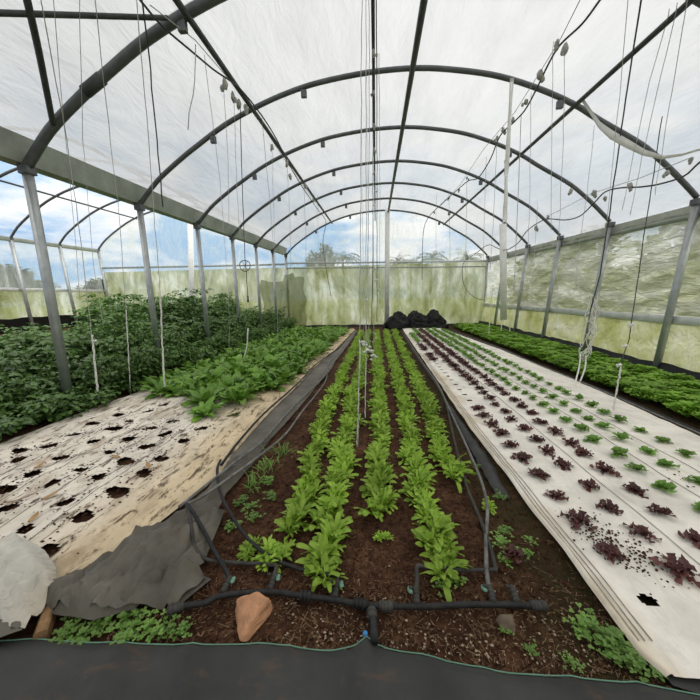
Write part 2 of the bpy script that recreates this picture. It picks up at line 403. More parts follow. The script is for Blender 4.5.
# gutters
def gutter(x, z, label, w=.34, h=.3, mat='gutter', y0=-4):
    b = MB(); sec = [(-w*.5,h),(-w*.28,0),(w*.28,0),(w*.5,h),(w*.5+.03,h),(w*.5+.03,h-.02)]
    sec = [(-w/2,h),(-w*.3,0),(w*.3,0),(w/2,h),(w/2-.015,h),(w*.28,.015),(-w*.28,.015),(-w/2+.015,h)]
    ys = frange(y0, YB+.1, 2); vs = []; n = len(sec)
    for yy in ys: vs += [(x+a, yy, z+c+G*yy) for a, c in sec]
    fs = [(j*n+k, j*n+(k+1) % n, (j+1)*n+(k+1) % n, (j+1)*n+k) for j in range(len(ys)-1) for k in range(n)]
    b.add(vs, fs); return tag(b.build('gutter', M[mat], None, False), label, 'gutter')
gutter(XL-.11, 3.345, 'long greenish grey gutter sloping away above the bush-side posts', .34, .34)
gg = gutter(XR+.2, 2.74, 'pale gutter along the top of the dirty side curtain', .3, .17, 'rail')
b = MB(); b.tube([(XR+.09, yy, 2.72+G*yy) for yy in frange(-4, YB, 1)], .055, 8); b.build('roller_tube', M['gutter'], gg)

# roof films (each span one continuous sheet, slack between the hoops)
def roof_sheet(name, mat, dx, dz, y0, y1, xoff=.0):
    b = MB(); xs = []
    for (a, za), (c, zc) in zip(FPROF, FPROF[1:]): xs += [a+(c-a)*k/5 for k in range(5)]
    xs.append(FPROF[-1][0])
    def filmz(x):
        for (a, za), (c, zc) in zip(FPROF, FPROF[1:]):
            if a <= x <= c: return za+(zc-za)*(x-a)/(c-a)
        return FPROF[-1][1]
    def f(x, y):
        ph = ((y-HY[0]) / 2.06) % 1.0
        sag = -.05*math.sin(math.pi*ph)**.7
        wr = .018*fbm(x*.9, y*2.4+x*.6, 3, 1.3, 3)*min(1, math.sin(math.pi*ph)*2)
        return (x+dx, y, filmz(x)+G*y+dz+.08+(sag+wr)*min(1, (x-FPROF[0][0])/.3+.05))
    b.grid(xs, frange(y0, y1, .13), f); return b.build(name, mat)
struct(roof_sheet('ceiling', M['roof'], 0, 0, -4, YB+.05), 'white translucent plastic roof film stretched over the hoops', 'roof film')
DXL, DZL = -10.72, .62
struct(roof_sheet('ceiling_neighbour', M['clearside'], DXL, DZL, -4, YB+.05), 'clear plastic roof film of the neighbouring bay', 'roof film')

# neighbouring bay: hoops, outer posts
for i, y in enumerate(HY):
    if 2 <= i:
        root = empty('roof_hoop', (DXL+.43, y, 5.35+G*y+DZL))
        tag(root, (f'{PN[i-2]} roof hoop of the neighbouring bay, seen under the gutter'), 'roof hoop', 'hoops of the neighbouring bay')
        b = MB(); b.tube([p-root.location for p in hoop_pts(y, DXL, DZL)], .045, 8, 3); b.build('arch_tube', M['dark_steel'], root)
    if 3 <= i:
        x0 = XL+DXL; zt = 3.30+G*y+DZL
        post(x0, y, zt, f'{PN[i-3]} grey post at the outer side of the neighbouring bay', .12, 1, 'outer posts of the neighbouring bay', False, .3, x0+.25)
b = MB(); b.tube([(DXL-2.25, yy, 4.84+DZL+G*yy) for yy in frange(-2, YB, 2)], .035, 8)
tag(b.build('purlin_tube', M['black_steel']), 'black purlin of the neighbouring bay against the sky', 'purlin', 'lengthwise roof purlins')

# ------------------------------------------------------------------ walls
def prof_scale(x, dx=0): return roofz(x-dx)
def endwall(dx, dz, x0, x1, zsplit, name, ycut=YB+.03):
    def f(x, z): return (x, ycut+.05*fbm(x, z, 2.0, .8, 3)+.012*fbm(x+z*.5, z*.6, 5, 4, 2), z)
    b = MB()
    xs = frange(x0, x1, .09)
    b.grid(xs, frange(.06, zsplit, .12), f); low = b.build(name, M['dirty'])
    b = MB()
    nz_ = 22; vs = []; fs = []
    for j in range(nz_+1):
        for x in xs:
            zt = prof_scale(x, dx)+G*YB+dz
            z = zsplit+(max(zt, zsplit+.02)-zsplit)*j/nz_; vs.append(f(x, z))
    n = len(xs)
    for j in range(nz_):
        for i in range(n-1): fs.append((j*n+i, j*n+i+1, (j+1)*n+i+1, (j+1)*n+i))
    b.add(vs, fs); up_ = b.build('clear_film', M['clear'], low)
    struct(low); up_['kind'] = 'structure'
    return low
w = endwall(0, 0, XL, XR, 3.22, 'wall_back'); w['label'] = 'far end wall, algae-stained film below and clear film above'; w['category'] = 'wall'
w = endwall(DXL, DZL, XL+DXL, XL, 3.22, 'wall_back_neighbour'); w['label'] = 'end wall of the neighbouring bay with wrinkled pale film'; w['category'] = 'wall'

def sidewall(name, x, z0, z1, mat, amp, g=G, y0=-4, y1=YB, wr=None, lean=0):
    b = MB()
    def f(y, z):
        t = (z-z0)/(z1-z0); zz = z+g*y*t
        return (x-lean*(1-min(1, zz/2.9))+amp*fbm(y*.8, zz*1.2, 1.0, 1.0, 3)+amp*.5*nz(y*1.3+zz*2.4, zz*5-y, 4.0, 1.6), y, zz)
    b.grid(frange(y0, y1, .11), frange(z0, z1, .09), f); o = b.build(name, mat); return struct(o)
w = sidewall('wall_right', XR+.08, 1.08, 2.82, M['sidefilm'], .07, lean=.27); w['label'] = 'wrinkled side curtain film with trees showing through'; w['category'] = 'wall'
w2 = sidewall('wall_right_lower', XR+.10, .10, 1.02, M['dirtyside'], .035, 0, lean=.27); w2['label'] = 'algae-stained lower film strip of the side wall'; w2['category'] = 'wall'
w = sidewall('wall_left', XL+DXL-.06, 2.2, 3.85, M['clear'], .05); w['label'] = 'outer side film of the neighbouring bay'; w['category'] = 'wall'
w = sidewall('wall_left_lower', XL+DXL-.05, .6, 2.15, M['dirty'], .04, 0); w['label'] = 'stained lower film of the neighbouring bay'; w['category'] = 'wall'
b = MB(); b.grid(frange(XL+DXL, XR, .5), frange(0, 5, .5), lambda x, z: (x, -4.0, z)); 
w = struct(b.build('wall_front', M['roof'])); w['label'] = 'plastic end wall behind the camera'; w['category'] = 'wall'

def trim(n, a, c, w_, h, mat, upv=(0,0,1), label=None):
    b = MB(); b.beam(a, c, w_, h, upv); o = struct(b.build(f'trim_{n}', M[mat])); 
    if label: o['label'] = label; o['category'] = 'rail'
trim(1, (XR-.08,-4,1.06), (XR-.08,YB,1.06), .06, .15, 'rail', label='pale horizontal rail along the middle of the side curtain')
trim(2, (XL,YB-.02,3.42), (XR,YB-.02,3.26), .06, .09, 'rail', label='upper pale rail across the far end wall')
trim(3, (XL,YB-.03,3.17), (XR,YB-.03,2.98), .06, .06, 'steel', label='lower dark rail across the far end wall')
trim(4, (XL+DXL,YB-.02,3.45), (XL,YB-.02,3.38), .06, .10, 'steel', label='rail across the end wall of the neighbouring bay')
trim(5, (XL+DXL,-4,2.18), (XL+DXL,YB,2.18), .08, .13, 'rail', label='pale rail along the outer side of the neighbouring bay')
trim(6, (XL+DXL,-4,3.86), (XL+DXL,YB,3.86+G*YB), .12, .18, 'gutter', label='gutter along the outer side of the neighbouring bay')
# black plastic skirting by the walls
def skirt(name, x, z0, z1, y0, y1, label):
    b = MB()
    b.grid(frange(y0, y1, .12), frange(0, 1, .2), lambda y, t: (x-.14*(1-t)+.05*fbm(y, t, 9, 2.2, 3), y, z0+(z1-z0+.06*nz(y, 2, 1, 1.5))*t+.02*nz(y, t, 4, 5)))
    o = struct(b.build(name, M['blackplastic'])); o['label'] = label; o['category'] = 'skirting'
skirt('baseboard_right', XR-.22, -.03, .24, -4, YB, 'black plastic skirting along the foot of the side curtain')
skirt('baseboard_left', XL+DXL+.2, .3, .95, -4, YB, 'black plastic bank along the outer side of the neighbouring bay')

# white posts
b = MB(); b.beam((.58,YB-.12,-.05), (.6,YB-.12,5.9), .24, .06, (0,1,0)); o = b.build('white_post', M['whitepvc'])
tag(o, 'broad white post standing in the middle of the far end wall', 'post')
pw = gy(503.5,320,12.3); pt = gy(503,224,12.3)
root = empty('white_board', pw); tag(root, 'long white board hanging upright above the leafy bed near the far corner', 'board')
b = MB(); b.beam((0,0,0), pt-pw, .24, .05, (0,1,0)); b.build('board', M['whitepvc'], root)
b = MB(); b.tube([pt-pw+Vector((0,0,-.03)), Vector((pt.x-pw.x,0,roofz(pt.x)+G*12.3-pw.z))], .02, 6); b.build('hanger', M['greytwine'], root)
p = gy(190,302,YB-.2); q = gy(190,215,YB-.2); b = MB(); b.beam((p.x,p.y,0), (q.x,q.y,6.1), .3, .06, (0,1,0))
tag(b.build('white_post', M['whitepvc']), 'white post in the end wall of the neighbouring bay behind the bushes', 'post')
# hanging white strap from the second hoop
def ribbon(name, pts, w_, label, mat='whitepvc', cat='strap'):
    b = MB(); P = [Vector(p) for p in pts]; vs = []; n = 0
    for i, p_ in enumerate(P):
        a = .5*math.sin(i*.9); d = Vector((math.cos(a), math.sin(a), 0))*w_/2
        vs += [p_-d, p_+d, p_+d+Vector((0,.006,0)), p_-d+Vector((0,.006,0))]; n += 1
    fs = [(4*i+k, 4*i+(k+1) % 4, 4*i+4+(k+1) % 4, 4*i+4+k) for i in range(n-1) for k in range(4)]
    b.add(vs, fs+[(0,1,2,3),(4*n-1,4*n-2,4*n-3,4*n-4)]); return tag(b.build(name, M[mat]), label, cat)
ribbon('hanging_strap', [gy(x, y, 6.22) for x, y in ((512,78),(511,95),(510,112),(509,130),(508,148),(507,166),(506,176))], .07, 'long pale plastic strip hanging from the second hoop above the lettuces')
ribbon('hanging_strap', [gy(x, y, 8.2) for x, y in ((506.5,160),(506.5,172),(506,186),(506,198),(505,212),(505,222))], .1, 'pale tapering plastic strip hanging in line above the hanging white board')
b = MB(); P = [gy(x, y, yy) for x, y, yy in ((582,97,6.1),(592,112,6.0),(600,124,5.9),(612,134,5.8),(628,143,5.7),(645,152,5.6),(664,157,5.5),(684,154,5.4),(704,148,5.3),(730,140,5.1))]
vs = []
for i, p_ in enumerate(P):
    wv = .012+.045*math.exp(-((i-3.5)/1.8)**2); vs += [p_+Vector((0,0,wv)), p_+Vector((0,.03,-wv)), p_+Vector((.0,.04,-wv)), p_+Vector((0,.012,wv))]
n = len(P); b.add(vs, [(4*i+k, 4*i+(k+1) % 4, 4*i+4+(k+1) % 4, 4*i+4+k) for i in range(n-1) for k in range(4)])
tag(b.build('drooping_ribbon', M['whitepvc']), 'pale plastic ribbon drooping from the second hoop towards the side curtain', 'strap')
# shade net in the far corner
b = MB(); a0 = gy(262,323,YB-.35); a1 = gy(304,275,YB-.35)
b.grid(frange(a0.x, a1.x, .12), frange(0, 1, .06), lambda x, t: (x+.22*nz(t*2.5, x*.4, 5, 1.5), YB-.35+.08*math.sin(x*5)+.03*nz(x, t, 1, 3), .0+t*(2.55+.35*nz(x, 3, 3, 1.4)+(.35 if x > -4.9 and x < -4.3 else 0))))
tag(b.build('shade_net', M['shade_net']), 'dark olive shade net hanging in the far corner behind the bushes', 'net')

# ------------------------------------------------------------------ ground
def pl(poly, y):                              # x on a polyline given as (y, x)
    if y <= poly[0][0]: return poly[0][1]
    for (a, xa), (c, xc) in zip(poly, poly[1:]):
        if a <= y <= c: return xa+(xc-xa)*(y-a)/(c-a)
    return poly[-1][1]
def soilz(x, y):
    z = .022*fbm(x, y, 0, 2.5, 4)+.022*fbm(x, y, 3, 13, 3)-.004
    if .75 < x < 1.2 and y > 1.4: z -= .035*math.sin(math.pi*(x-.75)/.45)
    return z-.012
b = MB()
xs = frange(-16, -5, .5)[:-1]+frange(-5, -2, .1)[:-1]+frange(-2, 2, .02)[:-1]+frange(2, 6.2, .1)
ys = frange(-4.2, .8, .5)[:-1]+frange(.8, 3.2, .02)[:-1]+frange(3.2, 6, .05)[:-1]+frange(6, 17.2, .15)
b.grid(xs, ys, lambda x, y: (x, y, soilz(x, y)+(max(0, min(1, (-9-x)/5))*.35)))
o = struct(b.build('floor', M['soil'])); o['label'] = 'dark red-brown garden soil floor of the tunnel'; o['category'] = 'soil'
b = MB(); b.grid(frange(-160, 160, 8), frange(-20, 200, 8), lambda x, y: (x, y, -.2+.3*nz(x, y, 0, .05)*(1 if y > 24 or abs(x) > 24 else 0)))
o = struct(b.build('ground', M['field'])); o['label'] = 'green field outside the tunnel'; o['category'] = 'field'

# --- right white mulch cloth with planting rows
RE = [(1.0,3.25),(2.0,3.4),(3.4,3.50),(5.1,3.60),(9.07,3.55),(15.4,3.05)]
LE = [(1.1,1.2),(1.2,1.15),(1.96,1.15),(3.56,1.12),(8,1.17),(13.8,1.24),(15.4,1.3)]
LROWS = [1.40,1.71,2.02,2.32,2.63,2.97]
HOLES_R = [(1.40, 4.55+.28*k) for k in range(11)]+[(1.385,1.45)]
def mz(x, y): return .030+.014*fbm(x, y, 1, 2.2, 3)+.010*abs(nz(x*2.5+y*.7, y*.6, 5, 2.6))+.004*fbm(x, y*.6, 5, 9, 2)
us = frange(0, .25, 1/200)[:-1]+frange(.25, 1, 1/90)
ysr = frange(1.12, 1.8, .013)[:-1]+frange(1.8, 5.5, .028)[:-1]+frange(5.5, 8.2, .05)[:-1]+frange(8.2, 15.3, .2)
def fr(u, y):
    l = pl(LE, y)+.012*nz(y, 0, 2, 2.5); r = pl(RE, y)+.02*nz(y, 1, 2, 1.5)
    yy = y
    if y < 1.5:                                # near hem runs slantwise
        yy = y + (1.5-y)*0.0 - .05*(u)*(1.5-y)/.38
    x = l+(r-l)*u
    d = min(u, 1-u)*(r-l)
    return (x, yy, mz(x, y)+(.012 if d < .03 else 0)-.02*max(0, 1-d/.015))
def keepr(u, y):
    x = pl(LE, y)+(pl(RE, y)-pl(LE, y))*u
    for hx, hy in HOLES_R:
        dx, dy = x-hx, y-hy
        if abs(dx) < .09 and abs(dy) < .09 and (dx*dx/.0017+dy*dy/.0011) < 1+.25*nz(x*20, y*20): return False
    return True
b = MB(); b.grid(us, ysr, fr, keepr)
root = b.build('mulch_cloth', M['mulchR'])
tag(root, 'clean white mulch cloth planted with rows of red and green lettuces', 'mulch cloth')
def seam(name, x, y0, y1, parent, r=.0035, wob=.012, xf=None):
    b = MB(); b.tube([((xf(y) if xf else x)+wob*nz(x, y, 3, 1.4), y, mz(x if not xf else xf(y), y)+.006) for y in frange(y0, y1, .15)], r, 5)
    return b.build(name, M['seam'], parent)
for dx in (.035, .06, .09): seam('hem_stitch', 0, 1.25, 8, root, .003, .004, lambda y, dx=dx: pl(LE, y)+dx)
for i, x in enumerate((1.86, 2.47, 2.80)): seam('seam_line', x, 1.3, 11, root, .0028)
b = MB(); b.tube([(x, 1.27+.03*x, mz(x,1.3)+.004) for x in frange(1.3, 3.1, .1)], .003, 5)
b = MB()
for k in range(420):                            # soil crumbs spilled around the near red rows
    cx, cyy = random.choice(((1.43,1.80),(1.43,1.88),(1.5,1.72),(1.45,2.0),(1.62,1.7),(2.62,2.5)))
    b.blob((cx+random.gauss(0,.07), cyy+random.gauss(0,.09), .04), R(.003,.009), 1, 1, .6, .2, 2, k, 5, 4)
tag(b.build('soil_crumbs', M['clod']), 'dark soil crumbs spilled on the white cloth by the nearest red lettuces', 'soil crumbs', None, 'stuff')

# --- left, soiled mulch cloth with empty planting holes
HOLES = [(-2.85,1.91),(-2.83,2.22),(-2.79,2.45),(-3.6,2.58),(-3.16,2.34),(-3.22,2.66),(-2.82,2.79),(-2.83,3.08),(-3.69,3.49),(-3.63,3.16),(-2.15,2.69),(-2.18,3.06),(-2.13,2.41),(-2.14,2.13),(-2.16,1.85),(-2.11,1.54),(-2.82,3.36),(-2.51,3.21),(-3.25,3.58),(-3.26,3.31),(-3.27,3.94),(-2.69,3.61),(-3.26,4.22),(-2.13,3.35),(-3.13,2.11),(-2.45,2.0),(-3.61,2.88),(-2.46,1.71),(-3.81,2.77),(-3.22,3.0),(-2.5,2.35),(-3.62,3.8),(-2.48,2.62),(-2.5,2.92)]
HR = [(R(.06,.095), R(.045,.068), R(-.5,.5), random.random()*9) for _ in HOLES]
LL = [(.9,-4.2),(3.0,-4.32),(3.7,-4.28),(5.0,-4.2),(15,-4.0)]
LR = [(1.0,-1.85),(1.32,-1.74),(1.7,-1.60),(2.08,-1.52),(2.43,-1.44),(3.1,-1.5),(3.7,-1.5),(5.4,-1.42),(10,-1.2),(15,-1.02)]
def lz(x, y):
    z = .03+.03*fbm(x, y, 4, 1.6, 4)+.030*abs(nz(x*1.6-y*.7, y*.5, 2, 3.2))+.016*abs(nz(x*2.2+y*1.1, y*.8, 7, 4.5))
    for (hx, hy) in HOLES:
        d2 = (x-hx)**2+(y-hy)**2
        if d2 < .04: z -= .012*math.exp(-d2/.008)
    return max(.012, z)
def fl(u, y):
    l = pl(LL, y)+.05*nz(y, 3, 1, 1.2); r = pl(LR, y)+.03*nz(y, 5, 1, 2); x = l+(r-l)*u
    e_ = min(u, 1-u)
    return (x, y, lz(x, y)*min(1, .3+e_*30))
def keepl(u, y):
    x = pl(LL, y)+(pl(LR, y)-pl(LL, y))*u
    for (hx, hy), (a, c, th, sd) in zip(HOLES, HR):
        dx, dy = x-hx, y-hy
        if abs(dx) < .14 and abs(dy) < .14:
            ca, sa = math.cos(th), math.sin(th); p_, q_ = dx*ca+dy*sa, -dx*sa+dy*ca
            if (p_/a)**2+(q_/c)**2 < 1+.9*nz(x*9+sd, y*9, sd): return False
    return True
b = MB(); b.grid(frange(0, 1, 1/130), frange(.9, 4.6, .022)[:-1]+frange(4.6, 15, .15), fl, keepl)
root = b.build('mulch_cloth', M['mulchL'])
tag(root, 'soiled white mulch cloth with rows of empty black planting holes', 'mulch cloth')
for x in (-2.32, -2.66, -3.02, -3.45): 
    b = MB(); b.tube([(x+.03*nz(x, y, 3, .9), y, lz(x+.03*nz(x, y, 3, .9), y)+.002) for y in frange(1.3, 4.6, .06)], .0032, 5); b.build('slit_line', M['seam'], root)
b = MB()
for k in range(900):
    hx, hy = random.choice(HOLES); 
    x = hx+random.gauss(0,.10); y = hy+random.gauss(0,.07)
    if x > -1.75 or x < -4.1 or y < 1.2: continue
    b.blob((x, y, lz(x, y)+.004), R(.003,.009), R(.8,2), 1, .5, .3, 2, k, 5, 4)
tag(b.build('soil_crumbs', M['clod']), 'dark soil crumbs scattered between the empty planting holes', 'soil crumbs', None, 'stuff')
DL = [(-3.22,2.45),(-2.62,2.02),(-2.5,1.80),(-3.55,2.35),(-2.62,2.66),(-2.15,2.5)]
DLT = ['tan dead leaf on the soiled cloth near the bush edge','tan dead leaf standing between two near planting holes','tan dead leaf lying closest to the white flap','tan dead leaf lying farthest out towards the bushes','tan dead leaf beside a middle planting hole','tan dead leaf near the cream edge of the soiled cloth']
for (x, y), lb in zip(DL, DLT):
    b = MB(); a = R(0,6); L_ = R(.05,.08)
    b.grid(frange(-1,1,.25), [-1,0,1], lambda u, v: (u*L_*math.cos(a)-v*.02*(1-u*u)*math.sin(a), u*L_*math.sin(a)+v*.02*(1-u*u)*math.cos(a), .012*u*u+.010*abs(v)+.005))
    tag(b.build('dead_leaf', M['deadleaf'], None, True, (x, y, lz(x,y)+.004)), lb, 'dead leaf', 'dead leaves on the soiled cloth')

# --- white flap folded over at the near left, and the end of a board under it
FL = [(-2.9,1.62),(-2.35,1.60),(-2.08,1.51),(-1.84,1.38),(-1.72,1.28),(-1.68,1.16),(-1.66,1.07),(-1.8,1.04),(-2.9,1.0)]
def poly_sheet(outline, step, zf, inset=.02, thick=True):
    b = MB(); xs_ = [p[0] for p in outline]; ys_ = [p[1] for p in outline]
    bm = bmesh.new(); vs = [bm.verts.new((x, y, 0)) for x, y in outline]; bm.faces.new(vs)
    x = min(xs_)+step
    while x < max(xs_):
        bmesh.ops.bisect_plane(bm, geom=bm.verts[:]+bm.edges[:]+bm.faces[:], plane_co=(x,0,0), plane_no=(1,0,0)); x += step
    y = min(ys_)+step
    while y < max(ys_):
        bmesh.ops.bisect_plane(bm, geom=bm.verts[:]+bm.edges[:]+bm.faces[:], plane_co=(0,y,0), plane_no=(0,1,0)); y += step
    bmesh.ops.triangulate(bm, faces=[f for f in bm.faces if len(f.verts) > 4])
    bm.verts.index_update()
    segs = [(Vector((*outline[i], 0)), Vector((*outline[(i+1) % len(outline)], 0))) for i in range(len(outline))]
    for v in bm.verts:
        p = Vector((v.co.x, v.co.y, 0)); d = 9
        for a, c in segs:
            e_ = c-a; t = max(0, min(1, (p-a).dot(e_)/max(1e-9, e_.length_squared))); d = min(d, (p-a-e_*t).length)
        v.co.z = zf(v.co.x, v.co.y, max(0, 1-d/.055)**1.5)
    b.add([v.co[:] for v in bm.verts], [[v.index for v in f.verts] for f in bm.faces]); bm.free(); return b
def densify(o, d, close=True, jit=0.0):
    out = []
    n = len(o)
    for i in range(n if close else n-1):
        a = Vector(o[i]); c = Vector(o[(i+1) % n]); k = max(1, int((c-a).length/d))
        for j in range(k):
            p_ = a+(c-a)*j/k; out.append((p_.x+jit*nz(p_.x*9, p_.y*9, 1), p_.y+jit*nz(p_.x*9, p_.y*9, 8)))
    if not close: out.append(o[-1])
    return out
b = poly_sheet(densify(FL, .05), .022, lambda x, y, bd: .055+.03*fbm(x, y, 7, 2.4, 3)+.05*max(0, 1-abs(nz(x*2+y*4, y, 3, 2.2))*2.5)**2+.04*max(0, 1-abs(nz(x*4-y*2, y*2, 6, 2.0))*2.5)**2+.05*max(0, 1-abs((y-1.3)*2.6+(x+2.1)*.4)) - (.03*bd))
tag(b.build('cloth_flap', M['flap']), 'creased white cloth flap folded over at the near corner of the soiled cloth', 'cloth')
b = MB(); b.beam((-1.70,1.21,.02), (-1.60,1.08,.02), .05, .075, (0,0,1));
tag(b.build('wooden_board', M['wood'], None, False), 'end of a brown wooden board under the white flap', 'board')

# --- faded grey weed cloth, crumpled at the near end and running along the left of the salad bed
GC = [(-1.79,1.23),(-1.63,1.17),(-1.33,1.18),(-1.19,1.24),(-1.05,1.26),(-.97,1.43),(-1.02,1.47),(-1.12,1.50),(-1.10,1.62),(-1.17,1.80),(-1.19,1.95),(-1.24,2.2),(-1.2,2.6),(-1.2,3.2),(-1.12,4.2),(-1.08,5.2),(-1.0,6.5),(-1.02,8),(-.95,10),(-.9,14.5),(-1.02,14.6),(-1.14,10),(-1.32,8),(-1.45,6.5),(-1.42,5.2),(-1.50,4.2),(-1.5,3.4),(-1.48,2.79),(-1.40,2.33),(-1.46,1.93),(-1.55,1.62),(-1.68,1.42)]
def gcz(x, y, bd):
    z = .045+.02*fbm(x, y, 11, 3, 3)
    if y < 2.1:
        k = min(1, (2.1-y)/.4); c = x*.93-y*.36; a = y*.93+x*.36
        rg = 1-abs(nz(c*2.0+.3*nz(a, c, 2, 2), a*.5, 5, 3.4))*2.2; r2 = 1-abs(nz(c*2.4+a*.9, a*.7, 9, 5.0))*2.2
        z += k*(.075*max(0, rg)**2+.045*max(0, r2)**2+.05*max(0, 1-((x+1.42)/.3)**2)*max(0, 1-((y-1.5)/.45)**2))
    return max(.012, z-(.03*bd))
b = poly_sheet(densify(GC, .05, True, .006), .022, gcz)
gcl = tag(b.build('weed_cloth', M['greymat']), 'faded grey weed cloth crumpled between the soiled mulch cloth and the salad bed', 'weed cloth')
def fold(poly, zb, amp, sd):
    def f(x, y, bd):
        c = x*.93-y*.36; a = y*.93+x*.36
        r_ = 1-abs(nz(c*2.2+.3*nz(a, c, sd, 2), a*.6, sd, 4.2))*2.4; q_ = 1-abs(nz(c*2+a*1.5, a-c, sd+5, 6.5))*2.4
        return zb+amp*max(0, r_)**2+amp*.5*max(0, q_)**2-.55*zb*bd-amp*max(0, r_)**2*bd*.9-amp*.5*max(0, q_)**2*bd*.9
    poly_sheet(densify(poly, .04, True, .008), .018, f).build('fold', M['greymat'], gcl)
fold([(-1.80,1.24),(-1.63,1.165),(-1.40,1.155),(-1.24,1.22),(-1.17,1.36),(-1.19,1.62),(-1.24,1.86),(-1.34,1.80),(-1.40,1.62),(-1.52,1.50),(-1.70,1.36)], .105, .05, 3)
fold([(-1.22,1.38),(-1.14,1.40),(-1.04,1.52),(-1.08,1.72),(-1.14,1.98),(-1.24,1.95),(-1.24,1.65)], .075, .03, 9)
fold([(-1.46,1.9),(-1.3,1.95),(-1.22,2.25),(-1.2,2.75),(-1.3,3.0),(-1.44,2.6),(-1.42,2.2)], .06, .03, 14)
LAY = [(-1.2,1.26),(-1.03,1.29),(-.95,1.44),(-1.0,1.46),(-1.03,1.43),(-1.13,1.52),(-1.25,1.40)]
b = poly_sheet(densify(LAY, .04), .03, lambda x, y, bd: .022+.012*fbm(x, y, 13, 5, 2)-(.008*bd))
tag(b.build('weed_cloth', M['greymat']), 'loose square scrap of grey weed cloth beside the end of the header pipe', 'weed cloth')
# black plastic in the trench right of the salad bed
TR = [(.98,2.35),(1.06,2.32),(1.12,2.8),(1.11,3.6),(1.1,4.6),(1.05,4.7),(1.02,3.6),(.98,2.8)]
b = poly_sheet(densify(TR, .07, True, .02), .035, lambda x, y, bd: .0+.03*abs(fbm(x, y, 15, 5, 3))-(.025*bd))
tag(b.build('black_plastic_strip', M['weedmat']), 'crumpled black plastic strip in the trench beside the clean mulch cloth', 'plastic strip')

# --- black weed mat across the very front
FE = [(-2.6,1.0),(-1.9,1.03),(-1.63,1.07),(-1.34,1.07),(-.82,1.10),(-.54,1.12),(-.21,1.115),(-.12,1.13),(-.06,1.165),(-.01,1.155),(.08,1.14),(.19,1.13),(.30,1.105),(.51,1.085),(.8,1.09),(1.11,1.085),(1.4,1.05),(2.4,1.0)]
b = MB()
def fsheet(x, t):
    ye = pl(FE, x)
    y = .45+(ye-.45)*t
    z = .050+.02*fbm(x, y*.6, 17, 2.2, 3)+.028*max(0, 1-abs(nz(x*1.4+y*.5, y*.4, 3, 2.2))*3)**2
    z *= min(1, .45+(1-t)*6)
    if -.13 < x < .03: z += .035*math.exp(-((x+.05)/.04)**2)*math.exp(-((1-t)/.25)**2)
    return (x, y, z)
b.grid(frange(-2.4, 2.3, .025), frange(0, 1, .04), fsheet)
root = b.build('weed_mat', M['weedmat']); tag(root, 'black woven weed mat lying across the path at the very front', 'weed mat')
b = MB(); b.tube([Vector(fsheet(x, 1))+Vector((0,.002,.003)) for x in frange(-2.0, 1.6, .05)], .003, 5); b.build('edge_thread', M['valve_green'], root)
b = poly_sheet(densify([(-2.8,1.1),(-1.98,1.16),(-1.72,1.10),(-1.66,1.06),(-1.9,.93),(-2.0,.8),(-2.8,.8)], .06), .04, lambda x, y, bd: .105+.02*fbm(x, y, 23, 4, 3)-(.02*bd))
tag(b.build('weed_mat', M['greymat']), 'folded corner of dark cloth lapping over the mat below the white flap', 'weed mat')
b = poly_sheet(densify([(1.17,1.22),(1.30,1.19),(1.6,1.17),(2.2,1.2),(2.2,1.0),(1.5,1.02),(1.2,1.10)], .05), .035, lambda x, y, bd: .012+.010*fbm(x, y, 29, 4, 3))
tag(b.build('weed_mat', M['weedmat']), 'dark mat corner showing under the near hem of the clean mulch cloth', 'weed mat')

# ------------------------------------------------------------------ irrigation on the ground
hp = empty('header_pipe', (-.05,1.335,.03)); tag(hp, 'thick black irrigation header pipe lying across the front of the salad bed', 'pipe')
off = Vector((-.05,1.335,.03))
PP = [(-1.05,1.24,.035),(-.98,1.27,.032),(-.9,1.29,.03),(-.83,1.335,.03),(-.6,1.37,.03),(-.44,1.365,.03),(-.2,1.35,.03),(-.07,1.335,.03),(.22,1.345,.03),(.44,1.37,.03),(.66,1.385,.03),(.84,1.39,.03)]
b = MB(); b.tube([Vector(p_)-off for p_ in PP], .0145, 12, 5); b.build('pipe', M['hose'], hp)
def ringed(pts, r, name, par, ribs=3, mat='hose'):
    a, c = Vector(pts[0]), Vector(pts[1]); b = MB(); b.tube([a, c], r, 12)
    for k in range(ribs):
        t = (k+.5)/ribs; q = a+(c-a)*t; d = (c-a).normalized()*.006; b.tube([q-d, q+d], r*1.16, 12)
    return b.build(name, M[mat], par)
ringed([(-.12-off.x,.008,0),(-.05-off.x,.0,0)], .023, 'coupler', hp, 2, 'hose')
ringed([(.01-off.x,.0,0),(.08-off.x,.002,0)], .023, 'coupler', hp, 2, 'fitting')
ringed([(.78-off.x,.054,0),(.86-off.x,.056,0)], .021, 'end_plug', hp, 2, 'fitting')
ringed([(-1.07-off.x,-.1,.004),(-1.0-off.x,-.07,.002)], .022, 'end_plug', hp, 2, 'fitting')
ringed([(-.41-off.x,.027,0),(-.35-off.x,.025,0)], .024, 'coupler', hp, 3)
b = MB(); b.tube([(-.03-off.x+.0,0,0),(-.02-off.x,-.06,.003),(-.012-off.x,-.19,.03)], .019, 10, 3); b.build('inlet_branch', M['hose'], hp)
ringed([(-.028-off.x,-.02,0),(-.024-off.x,-.07,.004)], .022, 'tee_fitting', hp, 2, 'fitting')
b = MB(); b.blob((-.055-off.x,-.16,.03), .012, 1,1,1,.1); b.build('blue_tie', M['blue_tie'], hp)
